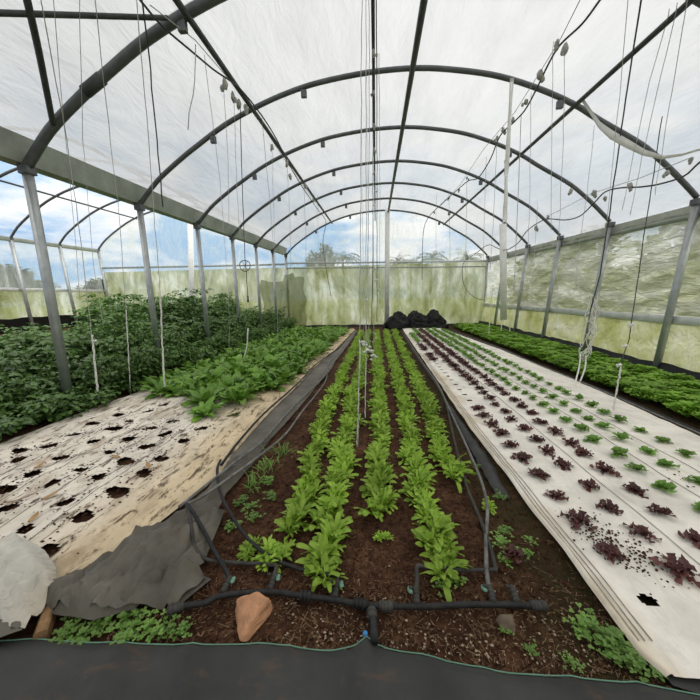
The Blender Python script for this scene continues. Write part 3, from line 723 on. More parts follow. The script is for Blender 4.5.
for vx, vy in ((-.835,1.34),(-.585,1.372),(-.225,1.355),(.205,1.345),(.60,1.38),(.72,1.386)):
    o_ = Vector((vx,vy,.03))-off
    v = ringed([o_+Vector((0,.01,.0)), o_+Vector((.004,.075,.008))], .016, 'valve', hp, 3, 'fitting')
    b = MB(); b.blob(o_+Vector((.004,.085,.008)), .020, 1,1,.8,.05); b.tube([o_+Vector((-.02,.08,.02)), o_+Vector((-.03,.08,.03))], .009, 8)
    b.build('elbow', M['fitting'], v)
    if vx != .72:
        b = MB(); q = o_+Vector((.03 if vx < 0 else -.032, .075, .018))
        b.blob(q, .015, .75, 1.35, .5, .04); b.blob(q+Vector((.004,-.017,.006)), .012, 1,1,.5,.04); b.build('lever', M['valve_green'], v); v.children[-1]['label'] = 'pale green valve lever'
        
def hose(pts, label, r=.012, mat='hose', group='drip hoses on the ground', z=.03, name='drip_hose', sm=5):
    P = []
    for p_ in pts: P.append(Vector((p_[0], p_[1], p_[2] if len(p_) > 2 else z)))
    b = MB(); b.tube(P, r*.9, 8, sm); return tag(b.build(name, M[mat]), label, 'hose', group)
hose([(-.225,1.44,.04),(-.225,1.485,.04),(-.32,1.5),(-.48,1.53),(-.66,1.6),(-.88,1.74,.05),(-1.18,2.03,.11),(-1.38,2.34,.13),(-1.46,2.55,.11)], 'black hose curving up from the valve left of centre across to the grey weed cloth', .0135)
hose([(-.835,1.42,.04),(-.87,1.47,.04),(-1.0,1.58,.06),(-1.11,1.67,.11),(-1.25,1.78,.165),(-1.34,1.85,.175)], 'straight black hose leaning from the first valve up onto the grey cloth', .0145, sm=4)
hose([(-1.34,1.85,.175),(-1.22,1.70,.15),(-1.13,1.58,.10),(-1.06,1.55,.05),(-1.0,1.545),(-.85,1.54),(-.63,1.54),(-.595,1.53),(-.585,1.44,.04)], 'bent black hose from the second valve to the corner on the grey cloth', .013, 'fitting', sm=4)
hose([(.21,1.42,.04),(.225,1.5,.04),(.235,1.575,.04),(.30,1.582),(.5,1.58),(.66,1.588),(.69,1.62),(.725,1.9),(.75,2.44),(.85,3.22),(1.04,4.64),(1.07,6),(1.06,8),(1.08,11),(1.12,14)], 'black hose squared off below the fourth salad row and running up beside it', .014, 'fitting', sm=5)
hose([(.60,1.46,.04),(.635,1.6),(.70,1.8),(.86,2.28),(.94,3.04),(1.02,4.27),(1.1,5.5),(1.1,7.5),(1.13,10),(1.18,14.2)], 'grey hose from the fifth valve running along the edge of the clean cloth', .014, 'dusty_hose')
hose([(-1.34,1.85,.175),(-1.30,2.0,.14),(-1.22,2.3,.12),(-1.13,2.7,.09),(-1.06,3.3),(-1.02,4.0,.05),(-.98,4.8),(-.96,5.6),(-1.05,6.6),(-1.0,8.0),(-.94,10),(-.86,14)], 'pale dusty hose running up the soil edge of the grey weed cloth', .014, 'dusty_hose')
hose([(-1.40,1.85,.15),(-1.36,2.1,.14),(-1.30,2.5,.12),(-1.22,3.0,.09),(-1.2,3.9,.06),(-1.1,5.0,.06),(-1.02,6.0,.06),(-1.12,7.2,.06),(-1.02,9),(-.92,14)], 'dusty hose running up the middle of the grey weed cloth', .013, 'dusty_hose')
hose([(-1.43,2.5,.09),(-1.48,3.0,.085),(-1.5,3.8,.08),(-1.44,4.8,.075),(-1.4,5.6,.075),(-1.40,6.6,.075),(-1.25,8.2,.07),(-1.05,10)], 'dark hose along the cream edge of the soiled mulch cloth', .014)
hose([(3.62,2.4),(3.62,3.41),(3.66,5.1),(3.60,7),(3.62,9),(3.45,12),(3.1,15)], 'black pipe along the far edge of the clean cloth beside the parsley bed', .02)
hose([(3.52,2.6),(3.54,3.6),(3.585,5.2),(3.55,7.2),(3.57,9.2),(3.38,12.2),(3.03,15.2)], 'thin pale pipe on the hem of the clean cloth beside the parsley bed', .012, 'dusty_hose', z=.05)

# --- stones
def rock(pts, mat, label, sub=2, amp=.006):
    bm = bmesh.new(); [bm.verts.new(p_) for p_ in pts]; bmesh.ops.convex_hull(bm, input=bm.verts)
    bmesh.ops.delete(bm, geom=[v for v in bm.verts if not v.link_faces], context='VERTS')
    bmesh.ops.bevel(bm, geom=bm.edges[:], offset=.006, segments=1, affect='EDGES', profile=.5)
    bmesh.ops.triangulate(bm, faces=bm.faces[:])
    bmesh.ops.subdivide_edges(bm, edges=bm.edges[:], cuts=sub, use_grid_fill=True)
    for v in bm.verts: v.co += v.co.normalized()*amp*fbm(v.co.x, v.co.y, v.co.z, 30, 3)*2
    c = sum((v.co for v in bm.verts), Vector())/len(bm.verts)
    lo = min(v.co.z for v in bm.verts)
    me = bpy.data.meshes.new('stone'); bm.to_mesh(me); bm.free(); me.materials.append(mat)
    o = bpy.data.objects.new('stone', me); COL.objects.link(o); return tag(o, label, 'stone')
o = rock([(-.105,.055,0),(.10,.065,.0),(.03,-.09,0),(-.01,-.105,.02),(-.09,.06,.07),(.0,.09,.085),(.085,.06,.075),(.03,-.07,.06),(.04,.0,.085),(-.03,.11,.02),(.07,.10,.02)], M['rock'], 'orange wedge-shaped stone below the header pipe at the front')
o.location = (-.635,1.235,.0)
o = rock([(-.045,.02,0),(.05,.025,0),(.03,-.045,0),(-.035,-.03,0),(-.03,.02,.04),(.035,.02,.045),(.02,-.03,.04)], M['greystone'], 'small brown stone just below the right end of the header pipe', 1, .003)
o.location = (.63,1.31,.0)

# --- litter at the front of the salad bed
b = MB()
for k in range(2600):
    x = R(-1.3,1.2); y = 1.1+abs(random.gauss(0,.28))
    if y > 2.4: continue
    if -.9 < x < -.45 and y < 1.3 and random.random() < .5: continue
    a = R(0,math.pi); L_ = R(.004,.014)*(1 if random.random() < .94 else 3.0); w_ = R(.0008,.0022); z = max(soilz(x,y),-.012)+R(.004,.012)
    d = Vector((math.cos(a), math.sin(a), R(-.15,.15)))*L_; s_ = Vector((-math.sin(a), math.cos(a), 0))*w_; p_ = Vector((x,y,z)); u_ = Vector((0,0,w_))
    b.add([p_-d-s_, p_-d+s_, p_+d+s_, p_+d-s_, p_+u_], [(0,1,2,3),(0,1,4),(1,2,4),(2,3,4),(3,0,4)])
tag(b.build('straw_litter', M['straw'], None, False), 'bits of dry straw littering the soil around the header pipe', 'straw litter', None, 'stuff')
b = MB()
for k in range(300):
    x = R(-.45,1.0) if random.random() < .7 else R(-.6,1.3); y = 1.14+abs(random.gauss(0,.17))
    b.blob((x, y, max(soilz(x,y),-.012)+.006), R(.002,.006), R(.8,1.6), R(.8,1.4), .45, .3, 2, k, 6, 4)
tag(b.build('pale_chips', M['paleflake']), 'pale chips and flakes scattered on the soil below the header pipe', 'chips', None, 'stuff')

b = MB()
for k in range(5200):
    if k % 3: x = R(-1.15,1.15); y = 1.1+abs(random.gauss(0,.75))
    else: x = R(-1.0,1.1); y = R(1.1,4.5)
    if y > 4.6: continue
    r_ = R(.003,.008) if random.random() < .9 else R(.008,.016)
    b.blob((x, y, soilz(x,y)+r_*.3), r_, R(.8,1.3), R(.8,1.3), .7, .3, 2, k, 6, 4)
tag(b.build('soil_clods', M['clod']), 'small crumbly clods of dark brown soil in and around the salad bed', 'soil clods', None, 'stuff')

# ------------------------------------------------------------------ plants
def leaf(mb, o, az, L, wid, e0, e1, prof, nseg=6, cup=.25, ruf=0.0, rf=9, tw=0.0, mi=0):
    # blade rising at e0 and bending to e1; prof(t) = half width
    o = Vector(o); ca, sa = math.cos(az), math.sin(az); p = o.copy(); vs = []; fs = []
    sd = Vector((-sa, ca, 0)); ph = random.random()*6
    for i in range(nseg+1):
        t = i/nseg; e_ = e0+(e1-e0)*t; d = Vector((ca*math.cos(e_), sa*math.cos(e_), math.sin(e_)))
        upn = d.cross(sd)*-1
        if upn.z < 0 and e_ < 1.5: upn = -upn
        w = prof(t)*wid; rz = ruf*math.sin(t*rf+ph); rz2 = ruf*math.sin(t*rf*1.13+ph+2)
        s2 = sd*math.cos(tw*t)+upn*math.sin(tw*t)
        vs += [p-s2*w+upn*(cup*w+rz), p.copy(), p+s2*w+upn*(cup*w+rz2)]
        p = p+d*(L/nseg)
    for i in range(nseg):
        a = 3*i; fs += [(a,a+1,a+4,a+3),(a+1,a+2,a+5,a+4)]
    mb.add(vs, fs, mi)
def pf_spoon(t): return .16+.1*t if t < .36 else max(.22, math.sin(math.pi*min(1,(t-.26)/.80))**.6)
def pf_lobed(t): return .18 if t < .25 else max(.2, math.sin(math.pi*min(1,(t-.16)/.92))**.7*(.72+.3*math.cos(t*22+1.5))*(.6+.5*t))
def pf_oval(t): return .10 if t < .18 else max(.04, math.sin(math.pi*min(1,(t-.1)/.92))**.65)
def pf_fan(t): return .22+.9*t**1.2*(1 if t < .9 else .6)+.26*math.cos(t*24)*t
def plant_mesh(kind, seed):
    random.seed(seed); mb = MB()
    if kind == 'salad':
        for c in range(4):                     # a few crowns crowded together along the row
            cx, cy = random.gauss(0,.028), (c-1.5)*.062+R(-.02,.02)
            for k in range(20):
                az = k*2.4+R(-.6,.6); q = k/20; L = R(.075,.145); e0 = R(1.05,1.5)-.85*q*R(.6,1.1)
                leaf(mb, (cx+.015*math.cos(az)*q, cy+.015*math.sin(az)*q, 0), az, L, R(.012,.0195), e0, e0-R(.4,1.5), pf_lobed if k % 3 == 0 else pf_spoon, 7, .35, .004, 9, R(-.9,.9))
    elif kind == 'spinach':
        for k in range(26):
            az = k*2.4+R(-.5,.5); q = k/26; L = R(.24,.38); e0 = R(1.1,1.45)-.65*q
            leaf(mb, (.03*math.cos(az), .03*math.sin(az), 0), az, L, R(.045,.066), e0, e0-R(.7,1.4), pf_oval, 8, .25, .009, 11, R(-.6,.6))
    elif kind == 'parsley':
        for k in range(60):
            az = k*2.4+R(-.5,.5); q = (k/60)**.6; rr = .19*q; h_ = .25*(1-.45*q*q)*R(.75,1.1)
            o = Vector((rr*math.cos(az), rr*math.sin(az), h_*.6))
            for j in range(3):
                leaf(mb, o, az+(j-1)*.9+R(-.3,.3), R(.075,.115), R(.022,.034), R(.5,1.0), R(-.5,.1), pf_oval, 4, .25, .004, 8)
            if k % 3 == 0: mb.tube([(0,0,0), o], .004, 4)
    elif kind == 'redlet':
        for k in range(20):
            az = k*2.4+R(-.4,.4); q = k/20; L = R(.075,.125)*(.6+.5*q); e0 = R(.9,1.2)-.85*q
            leaf(mb, (0,0,.01), az, L, R(.017,.026), e0, e0-R(.1,.8), pf_fan, 9, .2, .012, 15, R(-.6,.6))
    elif kind == 'greenlet':
        for k in range(17):
            az = k*2.4+R(-.4,.4); q = k/17; L = R(.07,.105)*(.65+.4*q); e0 = R(.95,1.25)-.75*q
            leaf(mb, (0,0,.01), az, L, R(.023,.032), e0, e0-R(.1,.7), pf_fan if k % 2 else pf_oval, 7, .25, .006, 13, R(-.5,.5))
    elif kind == 'weed':
        for k in range(34):
            x, y = random.gauss(0,.055), random.gauss(0,.055); az = R(0,6.3); h_ = R(.02,.07)
            mb.tube([(x*.6,y*.6,0),(x,y,h_)], .0016, 4)
            for j in range(3): leaf(mb, (x,y,h_), az+j*2.1, R(.018,.034), R(.009,.015), R(.2,.7), R(-.3,.2), pf_oval, 3, .2)
    elif kind == 'grass':
        for k in range(46):
            az = R(0,6.3); leaf(mb, (random.gauss(0,.04), random.gauss(0,.07), 0), az, R(.07,.17), R(.0035,.006), R(.8,1.5), R(-.3,.6), pf_oval, 5, .3)
    return mb
def variants(kind, mat, n, seed):
    out = [plant_mesh(kind, seed+i).mesh(kind+'_mesh', M[mat]) for i in range(n)]
    random.seed(seed*13+5); return out
def place(name, meshes, x, y, z, sc, label, cat, group, tilt=.06, szz=None):
    o = bpy.data.objects.new(name, random.choice(meshes)); COL.objects.link(o)
    o.location = (x, y, z); o.rotation_euler = (R(-tilt,tilt), R(-tilt,tilt), R(0,6.28)); o.scale = (sc, sc, szz or sc*R(.9,1.1))
    return tag(o, label, cat, group)

V = {k: variants(k, m_, n, s_) for k, m_, n, s_ in (('salad','salad',7,11),('spinach','spinach',6,31),('parsley','parsley',5,51),('redlet','redlet',7,71),('greenlet','greenlet',6,91),('weed','weed',4,111),('grass','weed',3,131))}
# salad rows
SR = [([(1.93,-.57),(4.2,-.70),(13.8,-.66)], 'first salad row from the left hoses', []),
      ([(1.57,-.33),(4.2,-.36),(13.8,-.33)], 'second salad row from the left hoses', []),
      ([(2.12,.02),(4.2,.04),(13.8,.05)], 'middle salad row of the bed', []),
      ([(1.66,.36),(4.2,.41),(13.8,.45)], 'fourth salad row from the left hoses', []),
      ([(2.66,.65),(4.2,.75),(13.8,.82)], 'salad row nearest the clean white cloth', [])]
for row, nm, _ in SR:
    y = row[0][0]; i = 0
    while y < 14.2:
        i += 1
        s_ = R(.88,1.15)*(1.1 if i < 3 else 1.02); 
        place('salad_plant', V['salad'], pl(row, y)+R(-.035,.035), y, -.005, s_, f'bright green salad plant, {ordw(i)} from near end of {nm}', 'salad plant', 'salad plants in five rows', .12).rotation_euler.z = random.choice((0, math.pi))+R(-.25,.25)
        y += .205 if y < 5 else .225
for k, (x, y, s_, lb) in enumerate(((-.80,1.66,.62,'small salad seedling beside the black hose, left of the others'),(-.70,1.62,.7,'middle salad seedling between the two black hoses'),(-.60,1.62,.66,'salad seedling right of its two neighbours near the second valve'),(.04,1.83,.36,'tiny sparse seedling below the end of the middle salad row'),(.86,2.17,.45,'lone small seedling right of the salad rows by the hose'))):
    place('salad_seedling', V['salad'], x, y, -.005, s_, lb, 'seedling', 'salad seedlings by the hoses')
# lettuces on the clean cloth
def lets(x, y0, y1, kind, rowname, start=1, off=.0, grow=1.0):
    y = y0; i = start
    while y < y1:
        big = R(.85,1.12)*(.90+.42*min(1,max(0,(y-4.2)/4)) if kind == 'redlet' else 1.0+.5*min(1,max(0,(y-5)/5)))*grow
        xx = x+R(-.025,.025); yy = y+R(-.02,.02)
        lb = f'{"dark red" if kind == "redlet" else "small green"} lettuce, {ordw(i)} from near end of {rowname}'
        place('red_lettuce' if kind == 'redlet' else 'green_lettuce', V[kind], xx, yy, mz(xx,yy)-.003, big, lb, 'lettuce', 'red lettuces on the clean white cloth' if kind == 'redlet' else 'green lettuces on the clean white cloth', .08)
        y += .268; i += 1
    return i
lets(1.41, 1.75, 4.35, 'redlet', 'row nearest the salad bed')
lets(1.40, 7.5, 8.2, 'redlet', 'mid-row clump, row nearest the salad bed')
lets(1.40, 8.9, 9.8, 'redlet', 'far clump, row nearest the salad bed')
lets(1.42, 10.4, 12.6, 'greenlet', 'row nearest the salad bed')
lets(1.71, 1.64, 12.4, 'redlet', 'second row from the salad bed')
n_ = lets(1.73, 12.5, 14.4, 'greenlet', 'second row from the salad bed')
lets(2.02, 1.86, 14.2, 'redlet', 'third row from the salad bed')
lets(2.32, 2.17, 14.4, 'greenlet', 'fourth row from the salad bed')
lets(2.63, 2.51, 14.4, 'greenlet', 'fifth row from the salad bed')
lets(2.97, 2.99, 14.0, 'greenlet', 'row nearest the parsley bed')
place('red_lettuce', V['redlet'], .83, 1.72, .0, .75, 'wilted red lettuce lying on bare soil by the hose corner', 'lettuce', None, .3)
# spinach in the left bed
cols_ = [(-1.78,5.0),(-2.12,4.25),(-2.5,4.2),(-2.88,4.5),(-3.25,4.65),(-3.62,4.75),(-3.98,5.0)]
for c_, (x, y0) in enumerate(cols_):
    y = y0; i = 0
    while y < 14.6:
        i += 1
        xx = x+R(-.08,.08)+.035*(y-5)*(1 if c_ < 4 else .6)*.8
        place('spinach_plant', V['spinach'], xx, y+R(-.08,.08), .02, R(.82,1.12), f'leafy green spinach plant, {ordw(i)} from near end of {ordw(c_+1)} row from cream edge', 'spinach plant', 'spinach plants in the left bed', .15)
        y += .37
place('spinach_plant', V['spinach'], -2.32, 3.80, .03, .78, 'lone spinach plant at the near tip of the bed, next to empty holes', 'spinach plant', None, .1)
place('spinach_plant', V['spinach'], -1.95, 3.85, .02, .33, 'flattened small spinach plant on the cream edge of the soiled cloth', 'spinach plant', None, .4, .14)
# parsley-like bed along the side curtain
for c_, x in enumerate((3.99,4.27,4.55,4.82,5.08)):
    y = 3.0+(.17 if c_ % 2 else 0); i = 0
    while y < 15.6:
        i += 1
        place('parsley_plant', V['parsley'], x+R(-.05,.05), y+R(-.05,.05), -.01, R(.9,1.15), f'leafy bright green plant, {ordw(i)} from near end of {ordw(c_+1)} row beyond clean cloth', 'leafy plant', 'leafy green plants along the side curtain', .1)
        y += .345
# dark bushes under and beyond the gutter
def bush_parts(seed, h=1.0):
    random.seed(seed); st = MB(); fo = MB()
    for k in range(9):
        az = k*.7+R(-.3,.3); r_ = R(.1,.38); top = Vector((r_*math.cos(az), r_*math.sin(az), h*R(.7,1.05)))
        st.tube([(0,0,0), top*.5+Vector((0,0,.1)), top], [.012,.009,.004], 5, 3)
        for j in range(8+int(h*8)):
            t = R(.22,1.0); p_ = top*t+Vector((R(-.16,.16), R(-.16,.16), R(-.1,.12)))
            a0 = az+R(-1.7,1.7); e0 = R(-.1,.8); L = R(.15,.26)
            d = Vector((math.cos(a0)*math.cos(e0*.4), math.sin(a0)*math.cos(e0*.4), .25*math.sin(e0)))
            for q in range(5):
                o = p_+d*L*(.35+.65*(q//2)/2); sgn = (0 if q == 4 else (1 if q % 2 else -1))
                leaf(fo, o, a0+sgn*.95+R(-.2,.2), R(.09,.15), R(.025,.042), e0*.6+R(-.6,.6), R(-1.5,-.2), pf_oval, 4, .3, .006, 9, R(-.8,.8))
    return st.mesh('bush_stem_mesh', M['stem']), fo.mesh('bush_leaf_mesh', M['bush'])
BV = {h_: [bush_parts(200+i+int(h_*100), h_) for i in range(3)] for h_ in (.42,.62,.85,1.1,1.4)}; random.seed(99)
for c_, (x, y0, h_, sc) in enumerate(((-4.45,3.05,.60,.8),(-5.25,3.3,.98,1.0),(-6.15,3.7,1.30,1.15),(-7.1,4.5,1.25,1.2),(-8.1,5.4,1.3,1.25),(-9.2,6.6,1.3,1.25))):
    y = y0; i = 0; step = .56 if c_ < 2 else .68
    while y < 15.9:
        i += 1
        hh = h_*R(.62,1.25)*(.82 if y < 5 else 1.0)*(1.12 if y > 6 and c_ else 1.0)
        if -x/y > 1.05: hh *= .6
        root = empty('crop_bush', (x+R(-.12,.12), y+R(-.1,.1), 0), R(0,6.28)); us_ = min(BV, key=lambda q: abs(q-hh)); s1 = sc*R(.9,1.1); root.scale = (s1, s1, hh/us_)
        tag(root, f'bushy dark green crop plant, {ordw(i)} from near end of {ordw(c_+1)} row from spinach', 'bush', 'dark green bushes by the gutter')
        sm, fm = random.choice(BV[us_])
        for nm, me in (('stem', sm), ('foliage', fm)):
            o = bpy.data.objects.new(nm, me); COL.objects.link(o); o.parent = root
        y += step
# weeds
WD = [(-1.05,2.35,1.0,'grass'),(-1.02,2.62,1.15,'grass'),(-1.0,2.9,1.1,'grass'),(-1.08,2.12,.8,'weed'),(-.98,2.05,.9,'weed'),(-.9,1.95,.8,'weed'),(-1.02,1.85,.8,'weed'),(-.86,2.2,.8,'weed'),(-.95,2.4,.9,'weed'),
      (-1.5,1.12,1.0,'weed'),(-1.38,1.14,1.1,'weed'),(-1.25,1.17,1.15,'weed'),(-1.12,1.16,1.1,'weed'),(-1.02,1.18,.9,'weed'),(-1.2,1.11,1.0,'weed'),(-1.44,1.09,.9,'weed'),(-.95,1.16,.7,'weed'),
      (1.07,1.26,1.1,'weed'),(1.01,1.33,1.0,'weed'),(1.10,1.20,1.1,'weed'),(1.03,1.23,.9,'weed'),(.97,1.29,.6,'weed'),(1.12,1.16,.8,'weed'),
      (.80,1.82,.9,'weed'),(.86,1.92,.8,'weed'),(.92,1.75,.6,'weed'),(1.0,1.86,.5,'weed'),(.98,2.3,.7,'weed'),(.77,1.68,.6,'weed'),(.7,1.2,.45,'weed'),(.85,1.16,.5,'weed'),(.62,1.28,.4,'weed'),(.45,1.52,.7,'weed'),(.36,1.5,.7,'weed'),(.92,2.75,.6,'weed')]
WL = ['grassy weed tuft, nearest of three on the edge of the grey cloth','grassy weed tuft, middle of three on the edge of the grey cloth','grassy weed tuft, farthest of three on the edge of the grey cloth']
ZN = {}
for k, (x, y, s_, kd) in enumerate(WD):
    if kd == 'grass': lb, g_ = WL[k], 'grassy tufts by the grey cloth'
    else:
        zone = ('low weeds on the soil beside the grey weed cloth' if x < -.8 and y > 1.5 else 'low weeds between the crumpled cloth and the front mat' if x < -.8 else 'clover-like weeds beside the near corner of the clean cloth' if x > .9 and y < 1.4 else 'sparse weeds on the mossy soil by the right-hand hoses' if y > 1.6 else 'sparse weeds around the right half of the header pipe')
        ZN[zone] = ZN.get(zone, 0)+1; g_ = zone
        one = {'low weeds on the soil beside the grey weed cloth':'low leafy weed on the soil beside the grey weed cloth','low weeds between the crumpled cloth and the front mat':'low leafy weed between the crumpled cloth and the front mat','clover-like weeds beside the near corner of the clean cloth':'clover-like weed beside the near corner of the clean cloth','sparse weeds on the mossy soil by the right-hand hoses':'sparse weed on mossy soil between the hoses and clean cloth','sparse weeds around the right half of the header pipe':'sparse weed by the right half of the header pipe'}[zone]
        lb = f'{one}, {ordw(ZN[zone])} of its patch'
    place('weed', V[kd], x, y, -.005, s_*(.62 if kd == 'weed' else .85), lb, 'weed', g_)

# ------------------------------------------------------------------ far heap of black sheeting
def heap(x0, x1, y, h, label, spikes, seed):
    b = MB(); 
    nu, nv = 64, 30; vs = []; fs = []; cx = (x0+x1)/2; hw = (x1-x0)/2
    for jv in range(nv+1):
        th = math.pi*.5*jv/nv
        for iu in range(nu):
            ph = 2*math.pi*iu/nu; d = Vector((math.sin(th)*math.cos(ph), math.sin(th)*math.sin(ph), math.cos(th)))
            rg = 1-abs(nz(d.x*spikes+seed, d.y*spikes, d.z*spikes, 1.3))*2; r2 = 1-abs(nz(d.x*spikes*2, d.y*2*spikes+seed, d.z*spikes, 1.6))*2
            k = .80+.20*max(0, rg)+.07*max(0, r2)**2+.16*nz(d.x, d.y, d.z+seed, 2)
            vs.append((cx+d.x*hw*k*1.5, y+d.y*.55*k, max(-.02, d.z*h*k*(.85+.15*math.cos(d.x*3)))))
    for jv in range(nv):
        for iu in range(nu): fs.append((jv*nu+iu, (jv+1)*nu+iu, (jv+1)*nu+(iu+1) % nu, jv*nu+(iu+1) % nu))
    b.add(vs, fs); return tag(b.build('plastic_heap', M['blackplastic']), label, 'plastic heap')
heap(.62, 1.62, 15.5, .82, 'rounded heap of black plastic sheeting at the foot of the white end post', 1.2, 3)
heap(1.45, 2.55, 15.6, .80, 'crumpled heap of black plastic sheeting behind the far end of the lettuces', 2.6, 8)
heap(2.35, 3.3, 15.55, .86, 'spiky heap of black plastic sheeting nearest the side curtain', 3.2, 15)
b = MB(); b.grid(frange(-5,6,.15), frange(0,1,.25), lambda x,t: (x, YB-.05-.12*(1-t), -.03+.13*t+.03*nz(x,t,3,2)))
o = struct(b.build('baseboard_back', M['blackplastic'])); o['label'] = 'black plastic strip along the foot of the far end wall'; o['category'] = 'skirting'

# ------------------------------------------------------------------ overhead hoses, strings
def under(p, d=.1):                          # bring a hung point back under the film, along its line of sight
    p = Vector(p); c = Vector((0, 0, H)); k = 1.0
    while k > .3 and (c+(p-c)*k).z > roofz(max(XL, min(XR, (p.x)*k)))+G*p.y*k-d: k *= .98
    return c+(p-c)*k
def hang_hose(pts, label, lumps, r=.016, mat='darkline', lumpr=.05):
    pts = [under(Vector(p_)) for p_ in pts]; lumps = [under(Vector(p_), .16) for p_ in lumps]
    root = empty('overhead_hose', pts[0]); tag(root, label, 'hose', 'overhead irrigation hoses'); o = Vector(pts[0])
    b = MB(); b.tube([Vector(p_)-o for p_ in pts], r, 7, 4); b.build('tube', M[mat], root)
    for k, p_ in enumerate(lumps):
        b = MB(); rr = lumpr*R(.7,1.2)
        b.blob(Vector(p_)-o, rr, R(.6,.9), R(.7,1.2), R(.9,1.6), .3, 2.5, k, 9, 7); b.blob(Vector(p_)-o+Vector((R(-.06,.06),0,-rr)), rr*.6, 1,1,1.4,.3,2.5,k+40, 8, 6)
        b.build('hose_clip', M['foam'], root)
    return root
Lh = [gy(120,-22,3.6), gy(140,0,3.9), gy(162,26,4.4), gy(190,50,4.9), gy(214,70,5.6), gy(229,80,6.0), gy(243,92,6.6), gy(262,116,7.4), gy(277,140,8.4), gy(291,168,9.8), gy(303,188,11.6), gy(318,210,14.2), gy(326,222,15.6), gy(323,240,15.9), gy(325,262,15.9), gy(331,296,15.9)]
hang_hose(Lh, 'black overhead hose drooping along the roof on the bush side', [gy(225,84,5.9), gy(233,97,6.2), gy(239,104,6.3), gy(246,109,6.7), gy(272,147,8.3), gy(287,163,9.4), gy(290,176,9.8), gy(305,186,11.5), gy(313,200,13)], .013)
Ch = [(-.02, yy, 4.92+G*yy-.10*abs(math.sin(yy*.9))) for yy in frange(-1, 16.4, .7)]
hang_hose(Ch, 'black overhead hose running straight down the middle above the salad rows', [(Vector((-.02, yy, 4.92+G*yy-.16))) for yy in (3.6,4.9,5.8,6.9,8,9.5,11.2,13)], .024, lumpr=.04)
Rh = [gy(640,-55,4.2), gy(600,0,4.9), gy(582,24,5.3), gy(560,45,5.8), gy(548,65,6.0), gy(537,88,6.25), gy(525,110,6.6), gy(513,123,7.0), gy(500,136,7.6), gy(490,160,8.3), gy(478,178,9.2), gy(468,181,10), gy(455,192,11), gy(444,202,12.3), gy(428,218,15), gy(423,236,15.8), gy(422,280,16)]
hang_hose(Rh, 'black overhead hose looping along the roof on the lettuce side', [gy(557,44,5.8), gy(565,49,5.75), gy(540,75,6.1), gy(526,102,6.5), gy(513,120,7.0), gy(503,130,7.4), gy(497,138,7.6), gy(467,178,10), gy(459,190,10.8), gy(449,198,12), gy(434,212,14)], .014)
R2h = [gy(730,140,4.9), gy(700,162,5.3), gy(684,176,5.6), gy(660,184,6.0), gy(640,187,6.3), gy(620,188,6.8), gy(605,192,7.2), gy(594,203,7.6), gy(580,216,8.2), gy(565,220,8.8), gy(548,219,9.4), gy(536,224,10), gy(526,232,10.6), gy(518,243,11.2), gy(506,250,12), gy(497,248,13), gy(488,245,14), gy(475,254,15), gy(463,264,15.9), gy(464,285,16), gy(474,297,16), gy(484,300,16)]
hang_hose(R2h, 'black overhead hose looping above the leafy bed by the side curtain', [gy(691,160,5.4), gy(667,173,5.9), gy(630,186,6.5), gy(594,193,7.4), gy(605,198,7.2), gy(571,191,8.0), gy(548,217,9.4), gy(536,228,10)], .014)
b = MB(); b.tube([under(p_, .08) for p_ in (gy(150,5,4.0), gy(195,40,4.6), gy(240,92,6.2), gy(285,160,9.4), gy(318,206,13.6))], .006, 5)
tag(b.build('support_wire', M['greytwine']), 'thin grey wire carrying the bush-side overhead hose', 'wire', 'support wires under the roof')
b = MB(); b.tube([under(p_, .08) for p_ in (gy(580,0,5.2), gy(561,38,5.8), gy(540,72,6.1), gy(515,112,7), gy(483,150,8.4), gy(460,185,10.5), gy(440,205,13))], .006, 5)
tag(b.build('support_wire', M['greytwine']), 'thin grey wire carrying the lettuce-side overhead hose', 'wire', 'support wires under the roof')
b = MB(); b.tube([gy(690,158,5.4), gy(640,178,6.3), gy(590,194,7.5), gy(570,205,8.2), gy(550,215,9.2)], .006, 5)
tag(b.build('support_wire', M['greytwine']), 'thin grey wire carrying the side-curtain overhead hose', 'wire', 'support wires under the roof')

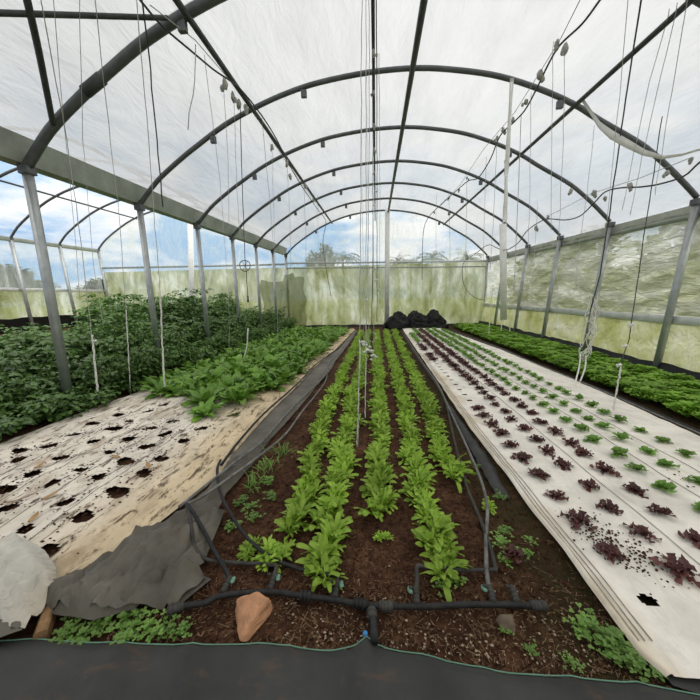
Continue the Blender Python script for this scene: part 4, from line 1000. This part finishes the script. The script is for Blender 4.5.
SN = [0]
def string(y, pts, label, r=.0055, mat='greytwine', knots=(), group='hanging strings', y2=None, wob=.012, name='hanging_string', clips=(), ext=None):
    n = len(pts); P = []
    for i, (a, c) in enumerate(pts):
        yy = y+((y2-y)*i/(n-1) if y2 is not None else 0); P.append(under(gy(a, c, yy), .05))
    # extend the top to the roof
    t0 = P[0]; zt = roofz(max(XL, min(XR, t0.x)))+G*t0.y-.02
    if ext is None: ext = mat != 'twine' and wob < .03
    if t0.z < zt and ext: P.insert(0, Vector((t0.x, t0.y, zt)))
    Q = []
    for i in range(len(P)-1):
        k = max(2, int((P[i+1]-P[i]).length/.18))
        for j in range(k):
            q = P[i]+(P[i+1]-P[i])*j/k; Q.append(q+Vector((wob*nz(q.z*2+SN[0], SN[0], 1, 2), wob*nz(q.z*2, SN[0], 5, 2), 0)))
    Q.append(P[-1]); SN[0] += 3.7
    o = Q[-1]
    root = empty(name, o); tag(root, label, 'string', group)
    b = MB(); b.tube([q-o for q in Q], r, 5); b.build('cord', M[mat], root)
    if knots:
        b = MB(); (a, c, k) = knots; A = gy(*a, y if y2 is None else y2); B = gy(*c, y if y2 is None else y2)
        pts_ = [A+(B-A)*i/24+Vector((.012*nz(i, SN[0], 2), .012*nz(i, 3, SN[0]), 0)) for i in range(25)]
        b.tube([p_-o for p_ in pts_], [k*R(.7,1.3) for _ in pts_], 6); b.build('twine_tail', M['twine'], root)
    for cx, cc in clips:
        c_ = gy(cx, cc, y if y2 is None else y2)-o; b = MB(); s_ = .012+.004*y*.3
        b.box((c_.x-s_*1.6, c_.y-s_*.5, c_.z-s_*.7), (c_.x+s_*1.6, c_.y+s_*.5, c_.z+s_*.7)); b.tube([c_+Vector((-s_,0,-s_*1.4)), c_+Vector((s_,0,s_*1.2))], s_*.5, 6)
        b.build('clip', M['whitepvc'], root)
    return root
string(4.2, [(41,0),(67,140),(82,250),(91,330),(98,402)], 'long string with white knotted tail ending in front of the nearest post', .005, knots=((92,335),(99,403),.012), clips=((95,341),))
string(4.6, [(53,0),(64,120),(72,200),(80,300)], 'thin string left of the nearest hoop, close beside the knotted one', .0035)
string(4.9, [(80,0),(83,140),(93,260),(104,330)], 'thin straight string crossing the lower curve of the nearest hoop', .0035)
string(4.8, [(95,0),(110,140),(118,200),(126,310),(131,398)], 'string with short white tail over the near bush edge', .0045, knots=((126,310),(131,400),.008))
string(4.7, [(137,4),(150,160),(160,290),(165,396)], 'string with thick white tail ending on the soiled cloth', .005, knots=((160,290),(165,397),.012))
string(4.6, [(143,4),(150,70),(157,140),(163,207)], 'dark supply tube hanging from the overhead hose by the second hoop', .009, 'darkline', group='hanging supply tubes', name='supply_tube')
string(4.3, [(197,46),(194,70),(192,95),(188,130)], 'short crinkled string dangling from the nearest hoop bracket', .006, wob=.05)
string(6.1, [(224,92),(228,160),(229,230)], 'thin string below the first clips of the bush-side hose', .004)
string(6.3, [(234,100),(236,170),(240,240)], 'thin string between the clips of the bush-side hose', .004)
rt_ = string(6.8, [(240,106),(242,175),(245,255),(248,300)], 'dark supply tube carrying a small wire wheel above the bushes', .008, 'darkline', group='hanging supply tubes', name='supply_tube')
o_ = gy(248,300,6.8); c_ = gy(245,266,6.8)-o_; b = MB(); b.tube([c_+Vector((.12*math.cos(a), .02*math.sin(a*2), .12*math.sin(a))) for a in frange(0, 2*math.pi, .3)], .009, 6); 
for a in (0,1.05,2.1): b.tube([c_+Vector((.12*math.cos(a),0,.12*math.sin(a))), c_-Vector((.12*math.cos(a),0,.12*math.sin(a)))], .005, 5)
b.build('wire_wheel', M['dark_steel'], rt_); b = MB(); b.tube([Vector((0,0,.1)), Vector((0,0,-.05))], .022, 8); b.build('weight', M['dark_steel'], rt_)
string(6.6, [(248,328),(247,345),(243,362)], 'short white twine tail rising out of the spinach near the third post', .013, 'twine')
string(7.6, [(205,60),(220,180),(229,300),(229,350)], 'faint string running down in front of the third post', .004)
string(8.5, [(262,120),(270,200),(277,290),(278,345)], 'string hanging behind the spinach in front of the fourth post', .005)
string(9.2, [(287,165),(290,220),(291,280)], 'thin string below the far clips of the bush-side hose', .005)
string(9.6, [(272,150),(274,220),(276,275)], 'faint string left of the far bush-side clips', .004)
string(11, [(304,190),(306,240),(306,300)], 'thin string in front of the far end wall, bush side', .006)
string(12, [(318,206),(318,260),(318,310)], 'thin string close to the far end wall left of the white post', .006)
# centre cluster
string(2.95, [(362,0),(361,150),(360,300),(358,446)], 'pale string hanging nearest the camera over the salad rows', .0035, knots=((360,340),(357,447),.006))
string(3.8, [(366,0),(366,150),(366,300),(365,418)], 'pale string second nearest over the salad rows', .004, knots=((366,350),(365,418),.006))
string(5.5, [(369,0),(369,150),(368,250),(366,345)], 'grey string with white clips over the second salad row', .005, clips=((366,345),(364,352),(366,300)))
string(6.5, [(372,0),(373,150),(373,260),(371,360)], 'dark supply tube over the middle salad row with a clip ring', .009, 'darkline', group='hanging supply tubes', name='supply_tube', clips=((372,352),(370,347)))
string(7.5, [(376,0),(377,150),(377,260),(377,322)], 'dark supply tube hanging just right of the clip ring', .008, 'darkline', group='hanging supply tubes', name='supply_tube', clips=((376,280),))
string(8.5, [(379,60),(380,200),(379,310)], 'thin string right of the supply tubes over the salad bed', .005, clips=((375,268),(379,290)))
rg = gy(371.5,337,6.5); b = MB(); b.tube([Vector((.095*math.cos(a), .01*math.sin(2*a), .105*math.sin(a))) for a in frange(0, 2*math.pi, .26)], .006, 6)
tag(b.build('wire_ring', M['rail'], None, True, rg), 'thin pale wire ring hanging over the middle salad row', 'ring')
for k, (x, y, yy, lb) in enumerate(((364,342,6.4,'left-hand white clip cluster hanging below the wire ring'),(369,349,6.3,'larger white clip cluster hanging below the wire ring'),(374,357,6.2,'lowest white clip cluster hanging right of the wire ring'))):
    p_ = gy(x, y, yy); b = MB()
    for q in range(6): b.blob(Vector((R(-.06,.06), R(-.04,.04), R(-.06,.06))), R(.02,.035), 1.4, .8, .8, .3, 3, q, 8, 6)
    b.tube([(0,0,.05),(0,0,roofz(p_.x)+G*yy-p_.z-.02)], .004, 5)
    tag(b.build('hanging_clip_cluster', M['whitepvc'], None, True, p_), lb, 'clip', 'white string clips over the salad rows')
# lettuce side
string(6.1, [(553,50),(552,130),(551,230)], 'thin string hanging from the nearest clip of the lettuce-side hose', .004)
string(6.0, [(565,52),(563,140),(558,260),(556,330)], 'thin string right of the nearest lettuce-side clip', .004)
string(7.0, [(521,120),(518,200),(514,290)], 'double grey string left of the pale hanging strip', .007)
string(7.2, [(531,100),(530,180),(527,300)], 'string hanging between the hoops above the red lettuces', .004)
string(8.3, [(497,140),(494,210),(490,270)], 'thin string hanging left of the hanging white board', .005)
string(9.0, [(486,165),(484,230),(483,300)], 'faint string near the far lettuces', .005)
string(11, [(467,182),(466,240),(465,300)], 'thin string before the end wall on the lettuce side', .006)
string(12, [(449,200),(450,250),(450,300)], 'thin string before the end wall right of the heaps', .006)
string(13, [(436,215),(436,260),(436,308)], 'thin string above the black plastic heaps', .006)
string(5.9, [(628,0),(621,80),(614,150),(606,230)], 'pale string left of the dark tube by the second side post', .004)
string(5.8, [(641,0),(630,70),(620,140),(610,210),(600,275),(590,312)], 'dark supply tube slanting down to the twine bundle on the second side post', .010, 'darkline', group='hanging supply tubes', name='supply_tube')
string(5.5, [(669,14),(650,80),(637,140),(622,210)], 'left of two wavy strings crossing the sky-side roof film', .004)
string(5.4, [(676,12),(660,80),(646,140),(630,215)], 'right of two wavy strings crossing the sky-side roof film', .004)
string(5.2, [(688,0),(676,70),(664,140),(655,195)], 'thin string closest to the right-hand picture edge', .004)
string(5.6, [(652,187),(643,240),(635,300),(629,340),(620,366),(617,390),(612,416)], 'string with white clips and tail over the near leafy bed', .007, 'darkline', y2=4.2, knots=((621,366),(612,417),.010), clips=((631,325),(625,346),(619,365)))
string(6.4, [(587,195),(580,240),(575,290)], 'thin string hanging left of the second side post', .004)
string(9.8, [(536,228),(533,280),(528,330)], 'string dangling below the far loop of the side hose', .005, clips=((533,300),))
string(12.3, [(502,319),(501,332),(500,338)], 'white twine tail below the hanging white board', .02, 'twine')
string(12.1, [(508,322),(510,330),(506,339)], 'second white twine tail right of the hanging white board', .018, 'twine')
string(11.5, [(493,285),(490,315),(488,348)], 'white twine tail by the far corner of the clean cloth', .014, 'twine')
string(5.9, [(572,258),(580,276),(592,293)], 'slanting white twine running to the second side post', .008, 'twine')
# tangled twine bundle on the second side post
root = empty('twine_bundle', gy(590,330,6.1)); o_ = root.location.copy(); tag(root, 'tangled white twine bundle wrapped round the second side post', 'twine')
for k in range(9):
    b = MB(); pts = []; ph = R(0,6)
    for i in range(26):
        t = i/25; px = 595-13*t+2.5*nz(t*4, k*3.1, 1)*2; py = 296+64*t+7*nz(t*5, k*2.3, 7); a = ph+t*R(3.5,4.5)+2.2*nz(t*3, k*5.7, 3)
        pts.append(gy(px+(5.5+2*nz(t*6, k, 4))*math.cos(a), py, 6.12-.12*math.sin(a))-o_)
    b.tube(pts, .0075, 5, 2); b.build('strand', M['twine'], root)
for tail in (((581,352),(579,368),(576,380),(574,391)), ((586,356),(585,368),(580,382),(577,391))):
    b = MB(); b.tube([gy(x, y, 6.05-.25*i)-o_ for i, (x, y) in enumerate(tail)], .013, 6, 4); b.build('tail', M['twine'], root)

# ------------------------------------------------------------------ outside: trees and palms
def crown(seed, n, blobs, ls=.35):
    random.seed(seed); fo = MB()
    for k in range(n):
        c, rr = random.choice(blobs); d = Vector((random.gauss(0,1), random.gauss(0,1), random.gauss(0,.8))).normalized()
        p_ = Vector(c)+d*rr*R(.55,1.0)
        leaf(fo, p_, R(0,6.3), ls*R(.7,1.3), ls*.3, R(-.3,1.2), R(-.6,.4), pf_oval, 2, .2)
    return fo
def tree_meshes(seed, h, w_):
    random.seed(seed); bl = [((R(-w_,w_)*.55, R(-w_,w_)*.55, h*R(.45,.88)), w_*R(.4,.6)) for _ in range(8)]
    fo = crown(seed, 1700, bl, .10*h); tr = MB(); tr.tube([(0,0,-.3),(.1,0,h*.3),(0,.1,h*.62)], [.05*h*.5,.035*h*.5,.012*h], 7, 3)
    for c, rr in bl[:5]: tr.tube([(.05,0,h*.35), Vector(c)], [.014*h,.005*h], 5)
    return tr.mesh('trunk_mesh', M['bark']), fo.mesh('crown_mesh', M['tree'])
TV = [tree_meshes(300+i, 6, 2.4) for i in range(3)]; random.seed(5)
def hedge_meshes(seed):
    random.seed(seed); bl = [((R(-1.5,1.5), R(-1.5,1.5), R(.5,5.0)), R(.8,1.5)) for _ in range(14)]
    fo = crown(seed, 2600, bl, .55); tr = MB(); tr.tube([(0,0,-.3),(.1,0,1.5),(0,.1,4)], [.12,.09,.03], 7, 3)
    return tr.mesh('hedge_trunk_mesh', M['bark']), fo.mesh('hedge_crown_mesh', M['hedge'])
HV = [hedge_meshes(350+i) for i in range(3)]; random.seed(6)
def tree(x, y, s_, label, group, wz=1.0, low=False):
    root = empty('tree', (x, y, -.2), R(0,6)); root.scale = (s_*wz, s_*wz, s_); tag(root, label, 'tree', group)
    a, c = random.choice(HV if low else TV)
    for nm, me in (('trunk', a), ('crown', c)):
        o = bpy.data.objects.new(nm, me); COL.objects.link(o); o.parent = root
rn = ['first','second','third','fourth','fifth','sixth','seventh','eighth','ninth','tenth','eleventh']
for i, (x, y, s_) in enumerate(((12.0,5.8,.78),(12.6,8.6,.86),(11.8,11.2,.78),(12.8,13.6,.86),(11.9,16.4,.80),(13,19.2,.9),(12.2,22.4,.86),(13.6,26,.95),(11.6,3.2,.72))):
    tree(x, y, s_, f'{rn[i-1] if i < 8 else "nearest"} leafy tree along the hedge line behind the side curtain' if i else 'leafy tree before the first of the hedge line behind the side curtain', 'trees behind the side curtain', 1.25, True)
tree(gy(318,260,42).x, 42, 1.45, 'round dark tree beyond the end wall left of the palms', None, .62)
for i, (x, y, s_) in enumerate(((-42,22,.85),(-40,30,.95),(-46,38,1.0),(-38,40,.8),(-50,30,1.0),(-33,48,.8))):
    tree(x, y, s_, f'{rn[i]} hazy tree in the low line beyond the neighbouring bay', 'trees beyond the neighbouring bay', 1.5)
def palm_mesh(seed, h):
    random.seed(seed); tr = MB(); tr.tube([(0,0,-.3),(.15,0,h*.5),(.05,.1,h)], [.22,.16,.13], 8, 4); fo = MB()
    for k in range(15):
        az = k*2.4+R(-.2,.2); e0 = R(.1,1.2); L = R(2.0,2.9); p_ = Vector((.05,.1,h))
        for j in range(12):
            t = j/12; e_ = e0-t*R(1.3,1.9); d = Vector((math.cos(az)*math.cos(e_), math.sin(az)*math.cos(e_), math.sin(e_))); q = p_+d*L/12
            fo.tube([p_, q], .03, 4, cap=False)
            for sg in (-1,1): leaf(fo, p_, az+sg*1.1, .75*(1-t*.6), .06, e_-.2, e_-.9, pf_oval, 2, .1)
            p_ = q
    return tr.mesh('palm_trunk_mesh', M['bark']), fo.mesh('palm_frond_mesh', M['palm'])
PV = [palm_mesh(400+i, 6.6) for i in range(2)]
for i, (px, py, y, lb) in enumerate(((342,253,50,'palm seen through the clear end film left of the white post'),(399,258,55,'small palm just right of the white end post'),(412,259,60,'second small palm right of the white end post'),(432,254,48,'tallest palm in the middle of the right half of the end wall'),(446,261,60,'short palm right of the tallest palm'),(467,254,50,'palm close to the far corner post by the side curtain'))):
    p_ = gy(px, py, y); sm, fm = PV[i % 2]; root = empty('palm_tree', (p_.x, y, -.2), i*1.3); s_ = (p_.z+.2)/7.3; root.scale = (s_, s_, s_); tag(root, lb, 'palm tree', 'palms beyond the end wall')
    for nm, me in (('trunk', sm), ('fronds', fm)):
        o = bpy.data.objects.new(nm, me); COL.objects.link(o); o.parent = root
